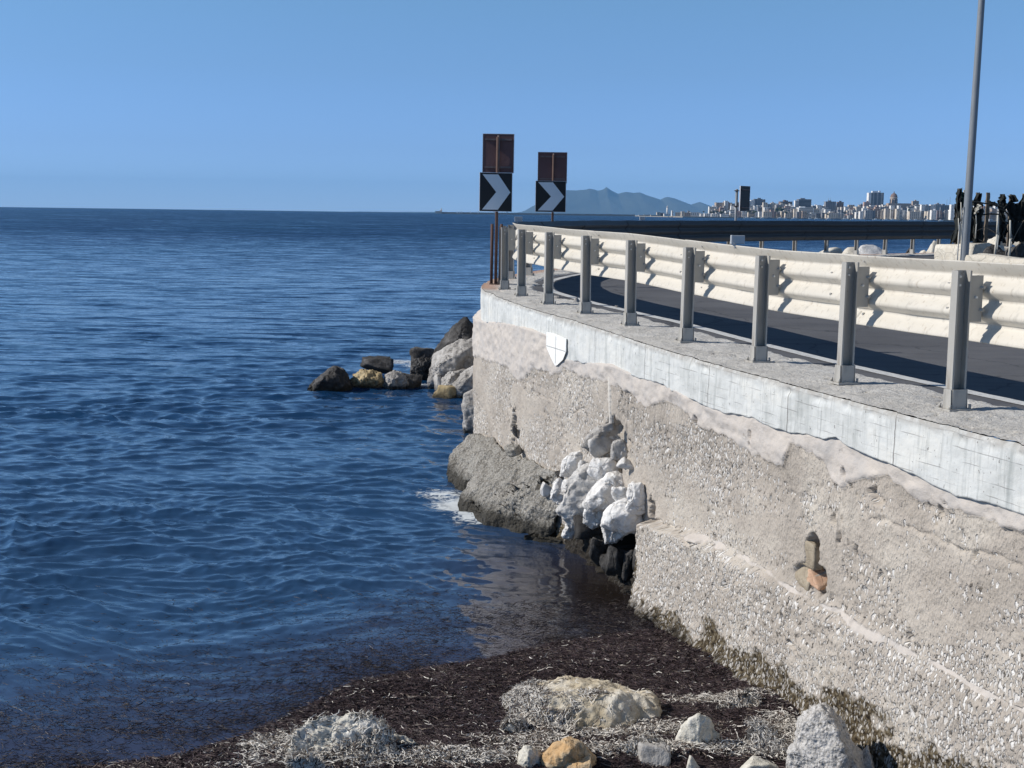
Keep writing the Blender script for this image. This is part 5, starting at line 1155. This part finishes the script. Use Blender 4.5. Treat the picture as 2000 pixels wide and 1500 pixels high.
#SECTION_FAR
# ------------------------------------------------------------------ far shore: town, harbour, breakwaters, mountains
YC = 3000.0
def bmat(name, c): 
    t = NT(name); p = t.pos(); n = t.noise(t.scl(p, (.05, .05, .25)), 1., 3); return t.bsdf(t.mix(n, tuple(x*.8 for x in c), tuple(min(1, x*1.15) for x in c)), .85, spec=.2)
BM = dict(white=bmat('town_white', (.80, .78, .74)), cream=bmat('town_cream', (.60, .53, .44)), grey=bmat('town_grey', (.36, .35, .34)), tan=bmat('town_tan', (.42, .33, .26)), pink=bmat('town_pink', (.48, .34, .28)),
          slate=bmat('town_slate', (.23, .23, .24)), brown=bmat('town_brown', (.22, .15, .12)), glass=bmat('town_window_dark', (.05, .055, .065)), roof=bmat('town_roof', (.33, .27, .23)), land=bmat('town_land', (.30, .27, .22)), tree=bmat('town_tree', (.035, .05, .025)),
          mount=bmat('mountain_scrub', (.075, .085, .065)), pier=bmat('pier_concrete', (.33, .30, .27)))
def building(px0, pt, px1, y, colr, style=0, seed=0, name='building', base=2.0, deep=None, roofbox=True):
    g = random.Random(seed); a = at(px0, pt, y=y); b = at(px1, pt, y=y); w = b.x-a.x; h = a.z-base; dpt = deep or max(12, w*.7)
    bm = bmesh.new(); cx = (a.x+b.x)/2
    box_bm(bm, (0, dpt/2, h/2), EX, EY, EZ, w/2, dpt/2, h/2)
    for f in bm.faces: f.material_index = 0
    k = len(bm.faces)
    # parapet lip and roof house
    box_bm(bm, (0, dpt/2, h+.4), EX, EY, EZ, w/2+.25, dpt/2+.25, .4)
    if roofbox and w > 12:
        rx = g.uniform(-.25, .25)*w; box_bm(bm, (rx, dpt*.5, h+.8+1.4), EX, EY, EZ, w*g.uniform(.1, .2), dpt*.2, 1.4)
    bm.faces.ensure_lookup_table()
    # openings on the front and on the sunny side
    fl = max(1, int(h/3.3)); st = 3.3
    cols_ = max(1, int(w/4.2)); 
    for r in range(fl):
        z = h-1.9-r*st
        if z < 1.2: break
        if style == 1:           # balcony bands
            q = box_bm(bm, (0, -.6, z-1.0), EX, EY, EZ, w*.46, .7, .45); nf = len(bm.faces); bm.faces.ensure_lookup_table()
            box_bm(bm, (0, -.04, z+.25), EX, EY, EZ, w*.44, .05, .75); bm.faces.ensure_lookup_table()
            for f in bm.faces[nf:]: f.material_index = 1
            continue
        for c in range(cols_):
            x = (c+.5)/cols_*w-w/2; nf = len(bm.faces)
            box_bm(bm, (x, -.03, z), EX, EY, EZ, .8, .05, .85); bm.faces.ensure_lookup_table()
            for f in bm.faces[nf:]: f.material_index = 1
    bmesh.ops.recalc_face_normals(bm, faces=bm.faces); me = bpy.data.meshes.new(name); bm.to_mesh(me); bm.free()
    o = link(name, me, [BM[colr], BM['glass']]); o.location = (cx, y, base); return o
# named landmarks (photo boxes at their distance)
LM = []
def hero(px0, pt, px1, y, c, style, label, seed=0, name='building', **k):
    o = building(px0, pt, px1, y, c, style, seed, name, **k); tag(o, label, 'building', 'buildings of the distant town'); LM.append((px0, px1)); return o
def tower_block():
    y = 3350.; a = at(1697, 376, y=y); b = at(1727, 376, y=y); w = b.x-a.x; h = a.z-2; root = empty('tower_block', ((a.x+b.x)/2, y, 2)); tag(root, 'tallest grey tower block of the distant town with a pale left edge', 'tower block')
    bm = bmesh.new(); box_bm(bm, (-w*.42, 8, h/2), EX, EY, EZ, w*.085, 9, h/2-.5); fin(bm, 'stair_core', BM['white'], root)
    bm = bmesh.new(); box_bm(bm, (w*.08, 12, h/2), EX, EY, EZ, w*.41, 12, h/2); fin(bm, 'wall', BM['slate'], root)
    bm = bmesh.new()
    for x in (-.18, .08, .36): box_bm(bm, (w*x, -.3, h/2), EX, EY, EZ, w*.045, .35, h/2-1)
    fin(bm, 'pier_strips', BM['grey'], root)
    bm = bmesh.new()
    for r in range(int(h/3.2)-1): box_bm(bm, (w*.08, -.05, h-2.5-r*3.2), EX, EY, EZ, w*.39, .06, .6)
    fin(bm, 'window_bands', BM['glass'], root)
    bm = bmesh.new(); box_bm(bm, (-.06*w, 10, h+2.2), EX, EY, EZ, w*.18, 6, 2.2); box_bm(bm, (.26*w, 10, h+2.6), EX, EY, EZ, w*.05, 4, 2.6); fin(bm, 'roof_house', BM['white'], root)
tower_block(); LM.append((1697, 1727))
def domed_church():
    y = 3200.; c = at(1745, 400, y=y); sc = y/FPX; root = empty('domed_church', (c.x, y, 2)); tag(root, 'church with a brown dome and lantern on the skyline of the distant town', 'church')
    zz = lambda py: at(1745, py, y=y).z-2
    bm = bmesh.new(); cyl_bm(bm, (0, 0, zz(402)), (0, 0, zz(386.5)), 7.0*sc, 6.6*sc, 16); fin(bm, 'drum', BM['tan'], root)
    bm = bmesh.new()
    for i in range(8):
        an = math.pi*2*i/8+.2; box_bm(bm, (math.cos(an)*6.8*sc, math.sin(an)*6.8*sc, zz(393)), Vector((math.cos(an), math.sin(an), 0)), Vector((-math.sin(an), math.cos(an), 0)), EZ, .6, 1.3*sc, 3.8*sc)
    fin(bm, 'drum_windows', BM['glass'], root)
    bm = bmesh.new(); cyl_bm(bm, (0, 0, zz(386.6)), (0, 0, zz(385.4)), 7.6*sc, 7.6*sc, 20); fin(bm, 'cornice', BM['cream'], root)
    bm = bmesh.new(); n = 22; prev = None; R0 = 6.6*sc; z0 = zz(385.5); H_ = 8.2*sc
    for k in range(10):
        t = k/9*math.pi/2*.96; ring = [bm.verts.new((math.cos(2*math.pi*i/n)*R0*math.cos(t), math.sin(2*math.pi*i/n)*R0*math.cos(t), z0+H_*math.sin(t))) for i in range(n)]
        if prev:
            for i in range(n): f = bm.faces.new((prev[i], prev[(i+1) % n], ring[(i+1) % n], ring[i])); f.smooth = True
        prev = ring
    bm.faces.new(prev); fin(bm, 'dome', BM['brown'], root)
    bm = bmesh.new(); cyl_bm(bm, (0, 0, z0+H_*.97), (0, 0, z0+H_+1.6*sc), 1.1*sc, .9*sc, 8); cyl_bm(bm, (0, 0, z0+H_+1.6*sc), (0, 0, z0+H_+4.0*sc), .9*sc, .1, 8); fin(bm, 'lantern', BM['brown'], root)
    bm = bmesh.new(); box_bm(bm, (10*sc, 0, (zz(397)+zz(402))/2-5), EX, EY, EZ, 22*sc, 10, (zz(397)-zz(402))/2+5); fin(bm, 'nave', BM['tan'], root)
domed_church(); LM.append((1737, 1780))
hero(1399, 396, 1430, 3300, 'tan', 0, 'broad brown building on the left end of the town skyline'); hero(1416, 392.5, 1422, 3290, 'white', 0, 'slim white tower in front of the broad brown building')
hero(1385, 404, 1400, 3050, 'white', 1, 'white banded building at the left end of the town'); hero(1406, 406, 1416, 3020, 'pink', 1, 'small pinkish building beside the white banded one', 3)
hero(1459, 393, 1467, 3150, 'white', 1, 'white balconied block right of the far bend sign', 2); hero(1467, 391, 1474, 3200, 'white', 0, 'pale block with a column of windows beside the slate block', 4)
hero(1473, 389, 1489, 3210, 'slate', 0, 'tall slate coloured apartment block'); hero(1488, 390, 1495, 3230, 'tan', 0, 'narrow tan tower right of the slate block', 5)
hero(1491, 396, 1499, 3010, 'cream', 0, 'cream tower with blank front', 6); hero(1499, 399, 1507, 3040, 'grey', 0, 'grey block beside the cream tower', 7)
hero(1491, 414, 1508, 2800, 'cream', 0, 'low cream waterfront shed below the cream tower', 8); hero(1534, 416, 1546, 2800, 'cream', 0, 'low square pale waterfront building right of the dark trees', 9)
hero(1524, 394, 1548, 3320, 'brown', 0, 'brown church-like roof block with a small turret on the skyline', 10); hero(1531, 391, 1535, 3330, 'brown', 0, 'small brown turret on the skyline', 11, roofbox=False)
hero(1553, 392, 1560, 3140, 'white', 1, 'white balconied end of the wide grey block', 12); hero(1560, 389.5, 1585, 3150, 'slate', 1, 'wide grey block with balcony bands on the skyline', 13)
hero(1560, 406, 1590, 2950, 'white', 1, 'wide white waterfront apartment house with long balconies', 14); hero(1551, 409, 1560, 2960, 'cream', 0, 'small cream house left of the wide white apartment house', 15)
hero(1613, 394, 1633, 3250, 'slate', 0, 'dark flat roofed block with antennas on the skyline', 16); hero(1636, 395, 1648, 3260, 'brown', 0, 'dark brown block right of the antenna block', 17)
hero(1619, 416, 1637, 2780, 'cream', 0, 'low cream harbour building in front of the town', 18); hero(1657, 421, 1666, 2720, 'grey', 0, 'small grey harbour hut', 19)
hero(1688, 395, 1698, 3200, 'pink', 0, 'pinkish house left of the tower block', 20); hero(1740, 402, 1747, 3000, 'white', 0, 'bright white slab house below the dome', 21, roofbox=False); hero(1755, 402, 1760, 2990, 'white', 0, 'second bright white slab house right of the dome', 22, roofbox=False)
hero(1777, 414, 1800, 2800, 'cream', 0, 'long cream warehouse on the waterfront right of the dome', 23); hero(1800, 400, 1807, 3020, 'white', 0, 'white block end catching the sun at the right', 24); hero(1807, 402, 1818, 3020, 'grey', 0, 'grey block behind the sunlit white end', 25)
hero(1818, 400, 1827, 3040, 'white', 0, 'pale striped block near the right end', 26); hero(1827, 399, 1838, 3060, 'grey', 0, 'grey apartment block at the right end', 27); hero(1838, 401, 1860, 3080, 'slate', 0, 'dark long block at the right end of the town', 28)
hero(1783, 393, 1795, 3350, 'tan', 0, 'tan church front with stepped roof on the skyline right of the dome', 29); hero(1858, 400, 1864, 2900, 'white', 0, 'bright white block just left of the fence', 30)
# the rest of the town
def town():
    g = random.Random(12); n = 0
    sky_ = lambda x: np.interp(x, [1385, 1400, 1430, 1458, 1500, 1530, 1555, 1590, 1612, 1650, 1675, 1700, 1730, 1780, 1800, 1850, 1900, 2000, 2100], [408, 402, 400, 398, 398, 399, 400, 402, 402, 403, 402, 399, 401, 400, 402, 404, 402, 398, 398])
    rows = [(3280, 0.0, 1.0, 'back'), (3140, 4, 1.0, 'upper'), (3000, 9, 1.0, 'middle'), (2860, 14, 1.1, 'lower'), (2720, 20.5, 1.3, 'front')]
    names = {'white': 'white', 'cream': 'cream', 'grey': 'grey', 'tan': 'tan', 'pink': 'pinkish', 'slate': 'dark grey', 'brown': 'brown'}
    for y, dy, ws, rn in rows:
        x = 1388 + g.uniform(0, 5)
        while x < 2030 and n < 235:
            w = g.uniform(5, 13)*ws; top = sky_(x+w/2)+dy+g.uniform(-2.5, 2.2)
            lim = at(x, 0, y=y)
            if rn == 'front': top = min(top, 425.0); top = max(top, 418)
            if g.random() < .93:
                c = g.choices(['white', 'cream', 'grey', 'tan', 'pink', 'slate'], [30, 22, 18, 9, 6, 12])[0]
                o = building(x, top, x+w, y+g.uniform(-40, 40), c, g.choice([0, 0, 1]), n, roofbox=g.random() < .6)
                side = 'left of the tower block' if x < 1600 else 'just left of the tower block' if x < 1697 else 'around the domed church' if x < 1790 else 'left of the fence' if x < 1860 else 'behind the fence'
                size = 'narrow' if w < 8 else 'wide' if w > 11 else 'medium'
                tag(o, f'{size} {names[c]} building, {rn} row of the distant town, {side}', 'building', f'{names[c]} {size} buildings, {rn} row, {side}'); n += 1
            x += w*g.uniform(.8, 1.15)
town()
def trees_far():
    g = random.Random(3)
    for i, (px, py, w, h) in enumerate([(1462, 413, 10, 5), (1473, 414, 9, 4), (1516, 410, 9, 8), (1527, 409, 12, 8), (1535, 414, 8, 6), (1400, 413, 6, 4), (1410, 414, 8, 5), (1577, 417, 3, 4), (1562, 412, 3, 3), (1776, 409, 5, 5), (1742, 411, 3, 4), (1374, 413, 5, 3), (1390, 414, 12, 3), (1617, 418, 4, 3), (1650, 417, 4, 3)]):
        y = 2780.; c = at(px, py, y=y); k = y/FPX; root = empty('far_tree', (c.x, y, 2)); tag(root, 'dark rounded tree among the waterfront buildings of the distant town', 'tree', 'dark trees in the distant town')
        bm = bmesh.new(); cyl_bm(bm, (0, 0, 0), (0, 0, c.z-2), .5, .3, 6); fin(bm, 'trunk', BM['brown'], root)
        V, F = rock_mesh(50+i, (w/2*k, w/2*k, h/2*k), (0, 0, 0), 3, 9, .35); me = npmesh('crown', V, F, smooth=False); o = link('crown', me, BM['tree'], root); o.location = (0, 0, c.z-2)
trees_far()
def slab_obj(name, px0, px1, pt, y, deep, m, label, cat, kind=None, zb=-1.5, cap=None):
    a = at(px0, pt, y=y); b = at(px1, pt, y=y); bm = bmesh.new(); box_bm(bm, ((a.x+b.x)/2, y+deep/2, (a.z+zb)/2), EX, EY, EZ, (b.x-a.x)/2, deep/2, (a.z-zb)/2)
    o = fin(bm, name, m); tag(o, label, cat, kind=kind); return o
bm = bmesh.new(); a = at(1240, 425, y=3670); box_bm(bm, ((a.x+1500)/2, 3150, .6), EX, EY, EZ, (1500-a.x)/2, 520, 1.9); tag(fin(bm, 'far_shore', BM['land']), 'low flat land the distant town stands on', 'land', kind='structure')
def breakwater(px0, px1, pt0, y, label):
    a = at(px0, pt0, y=y); b = at(px1, pt0+(px1-px0)*.0135, y=y); g = random.Random(8); bm = bmesh.new(); n = 60; h = a.z
    for i in range(n):
        x = a.x+(b.x-a.x)*(i+.5)/n; hh = h+g.uniform(-.3, .3); box_bm(bm, (x, y+6, hh/2-1), EX, EY, EZ, (b.x-a.x)/n/2*.98, 6, hh/2+1)
    root = fin(bm, 'breakwater', BM['pier']); tag(root, label, 'breakwater'); return root
breakwater(862, 1240, 413.9, 3400, 'long low breakwater on the horizon left of and behind the bend signs')
g_ = random.Random(2)
for i, px in enumerate([893, 897.5, 902, 919, 934, 965, 990.5]):
    q = at(px, 415, y=3390); bm = bmesh.new(); box_bm(bm, (0, 0, 0), EX, EY, EZ, 1.5*3390/FPX*.8, 4, 2.2); box_bm(bm, (0, 0, 2.6), EX, EY, EZ, 1.0, 3, .4)
    o = fin(bm, 'pier_hut', BM['white']); o.location = q; tag(o, ['first white hut on the breakwater right of its head', 'second white hut on the breakwater, close to the first', 'third white hut on the breakwater', 'fourth white hut on the breakwater', 'white hut on the breakwater left of the near bend sign', 'white hut on the breakwater below the near bend sign', 'white hut on the breakwater right of the near sign pole'][i], 'hut', 'white huts on the breakwater')
def lighthouse(px, pt, pb, y, w, label, m='white'):
    a = at(px, pt, y=y); b = at(px, pb, y=y); k = y/FPX; root = empty('lighthouse', (b.x, y, b.z)); tag(root, label, 'lighthouse'); h = a.z-b.z
    bm = bmesh.new(); cyl_bm(bm, (0, 0, 0), (0, 0, h*.80), w*k/2, w*k*.36, 12); fin(bm, 'tower', BM[m], root)
    bm = bmesh.new(); cyl_bm(bm, (0, 0, h*.80), (0, 0, h*.84), w*k*.5, w*k*.5, 12); fin(bm, 'gallery', BM['grey'], root)
    bm = bmesh.new(); cyl_bm(bm, (0, 0, h*.84), (0, 0, h*.93), w*k*.25, w*k*.25, 10); cyl_bm(bm, (0, 0, h*.93), (0, 0, h), w*k*.27, .05, 10); fin(bm, 'lantern', BM['white'], root)
lighthouse(1303, 401.5, 419, 2900, 4.2, 'white lighthouse standing above low harbour buildings left of the town'); lighthouse(862, 406, 416.5, 3390, 2.2, 'tiny light tower at the outer end of the breakwater', 'cream')
bm = bmesh.new(); q = at(857, 414.5, y=3395); box_bm(bm, (0, 0, 0), EX, EY, EZ, 9, 6, 3.2); box_bm(bm, (6, 0, 4.2), EX, EY, EZ, 3, 4, 1.4); o = fin(bm, 'harbour_mole', BM['cream']); o.location = q; tag(o, 'pale broad head of the breakwater under the tiny light tower', 'pier head')
for i, (a_, t_, b_, y_, c_) in enumerate([(1283, 415, 1290, 2850, 'cream'), (1290, 416.5, 1298, 2860, 'pink'), (1297, 418, 1309, 2800, 'white'), (1312, 412, 1315, 2950, 'white'), (1320, 415.5, 1331, 2950, 'cream'), (1331, 413.5, 1337, 2900, 'cream'), (1337, 415.5, 1349, 2950, 'tan'), (1349, 415, 1368, 2980, 'white'), (1368, 418, 1374, 2850, 'white'), (1376, 417.5, 1388, 2830, 'white'),
                                          (1248, 420.5, 1258, 2850, 'cream'), (1258, 419.8, 1270, 2870, 'cream'), (1271, 420.3, 1283, 2850, 'cream'), (1390, 418.5, 1402, 2800, 'white'), (1408, 419, 1424, 2790, 'white'), (1426, 418, 1436, 2790, 'cream'), (1344, 412.5, 1347, 2960, 'slate')]):
    hero(a_, t_, b_, y_, c_, 0, ['small cream building left of the lighthouse', 'pinkish building just left of the lighthouse', 'white building at the foot of the lighthouse', 'slim white tower right of the lighthouse', 'cream shed right of the slim white tower', 'cream tower-like end of the harbour sheds', 'tan harbour shed with a chimney', 'long white shed at the harbour', 'small white harbour building near the dark trees', 'white harbour building right of the dark trees',
                                'low cream building farthest left on the far shore', 'second low cream building from the left on the far shore', 'third low cream building from the left on the far shore', 'white shed below the white banded building', 'long white shed below the broad brown building', 'cream shed left of the far bend sign', 'dark chimney block on the tan harbour shed'][i], 60+i, roofbox=False)
# masts and antennas
for i, (px, pt, pb, y) in enumerate([(1618, 386, 396, 3250), (1622, 385, 396, 3250), (1855, 384, 402, 3000), (1849, 389, 402, 3000), (1765, 410, 424, 2700), (1797, 409, 424, 2700), (1714, 412, 425, 2700), (1725, 413, 425, 2700), (1752, 412, 425, 2700), (1812, 410, 425, 2700), (1820, 412, 425, 2700), (1835, 405, 425, 2700), (1659, 409, 425, 2700), (1672, 407, 425, 2700), (1690, 411, 425, 2700), (1642, 408, 425, 2700)]):
    a, b = at(px, pb, y=y), at(px, pt, y=y); bm = bmesh.new(); cyl_bm(bm, (0, 0, 0), (0, 0, b.z-a.z), .45, .25, 6); o = fin(bm, 'antenna' if i < 4 else 'mast', BM['slate'] if i < 4 else BM['white']); o.location = a
    tag(o, 'thin antenna on a roof of the distant town' if i < 4 else 'thin white boat mast in the harbour of the distant town', 'antenna' if i < 4 else 'mast', 'roof antennas' if i < 4 else 'boat masts in the harbour')
# small boats along the harbour front
for i in range(26):
    g_.random(); px = 1440+i*16+g_.uniform(-5, 5); y = 2600; q = at(px, 427, y=y); bm = bmesh.new(); L = g_.uniform(4, 9)
    vs = [bm.verts.new(v) for v in ((-L, -1.5, 1.6), (L*.8, -1.5, 1.6), (L*1.15, 0, 2.0), (L*.8, 1.5, 1.6), (-L, 1.5, 1.6), (-L*.9, -1, -.4), (L*.7, -1, -.4), (L*.7, 1, -.4), (-L*.9, 1, -.4))]
    for f in ((0, 1, 6, 5), (1, 2, 6), (2, 7, 6), (2, 3, 7), (3, 4, 8, 7), (4, 0, 5, 8), (0, 4, 3, 2, 1), (5, 6, 7, 8)): bm.faces.new([vs[k] for k in f])
    box_bm(bm, (-L*.2, 0, 2.4), EX, EY, EZ, L*.3, 1.1, .9); o = fin(bm, 'boat', BM['white'] if i % 4 else BM['slate']); o.location = (q.x, y, .1)
    tag(o, 'small %s boat moored along the distant harbour front' % ('white' if i % 4 else 'dark'), 'boat', '%s boats along the distant harbour' % ('white' if i % 4 else 'dark'))
def mountains():
    y0 = 20000.; pts = [(700, 416), (760, 414.2), (800, 413.6), (850, 413.8), (900, 414.5), (1010, 415), (1024, 413), (1034, 407), (1042, 402), (1050, 398), (1062, 386), (1080, 378), (1096, 372), (1105, 371), (1125, 371.5), (1141, 370), (1151, 367.4), (1160, 369), (1167, 372), (1178.6, 368.6), (1184.5, 363.8), (1193, 370), (1208, 377.4), (1217, 375), (1226, 373.5), (1239, 375.2), (1252, 373.5), (1265, 379), (1278, 384), (1294, 388.7), (1301, 385), (1307, 383), (1320, 385.5), (1336, 392), (1352, 398.5), (1360, 396), (1369, 393), (1380, 397), (1392, 402), (1420, 408), (1480, 414), (1600, 422), (1700, 426)]
    px = np.linspace(700, 1700, 420); py = np.interp(px, [p[0] for p in pts], [p[1] for p in pts]); X0 = np.array([at(a, 400, y=y0).x for a in px]); H_ = np.array([at(a, b, y=y0).z for a, b in zip(px, py)])
    H_ = H_+6*fbm(X0*.004, 0, 3., 3)*(H_ > 30); v = np.linspace(-1, 1, 50); X = np.repeat(X0[:, None], 50, 1); Y = y0+v[None, :]*1800+400*fbm(X*.0006, v[None, :], 2., 3)
    prof = np.clip(1-np.abs(v), 0, 1)[None, :]**1.15; Z = np.maximum(H_, 0)[:, None]*prof*(1+.28*fbm(X*.0025, v[None, :]*3, 5., 4)*(1-prof)) - 9*(1-prof)
    me = npmesh('mountains', np.stack([X, Y, Z], -1).reshape(-1, 3), gridfaces(420, 50)); tag(link('mountains', me, BM['mount']), 'hazy blue mountain ridge beyond the sea behind the signs', 'mountains', kind='structure')
mountains()
# ------------------------------------------------------------------ haze
def haze():
    bm = bmesh.new(); top = 560.0; bot = -12.0
    box_bm(bm, (0, 10500, (top+bot)/2), EX, EY, EZ, 14000, 13500, (top-bot)/2); m = bpy.data.materials.new('thin_sea_haze'); m.use_nodes = True; t = m.node_tree; t.nodes.clear()
    v = t.nodes.new('ShaderNodeVolumePrincipled'); v.inputs['Color'].default_value = (.28, .60, 1.0, 1); v.inputs['Density'].default_value = 4.2e-5; v.inputs['Anisotropy'].default_value = 0.0
    o = t.nodes.new('ShaderNodeOutputMaterial'); t.links.new(v.outputs[0], o.inputs['Volume'])
    h = fin(bm, 'haze', m); tag(h, 'thin blue sea haze', 'haze', kind='stuff')
haze()
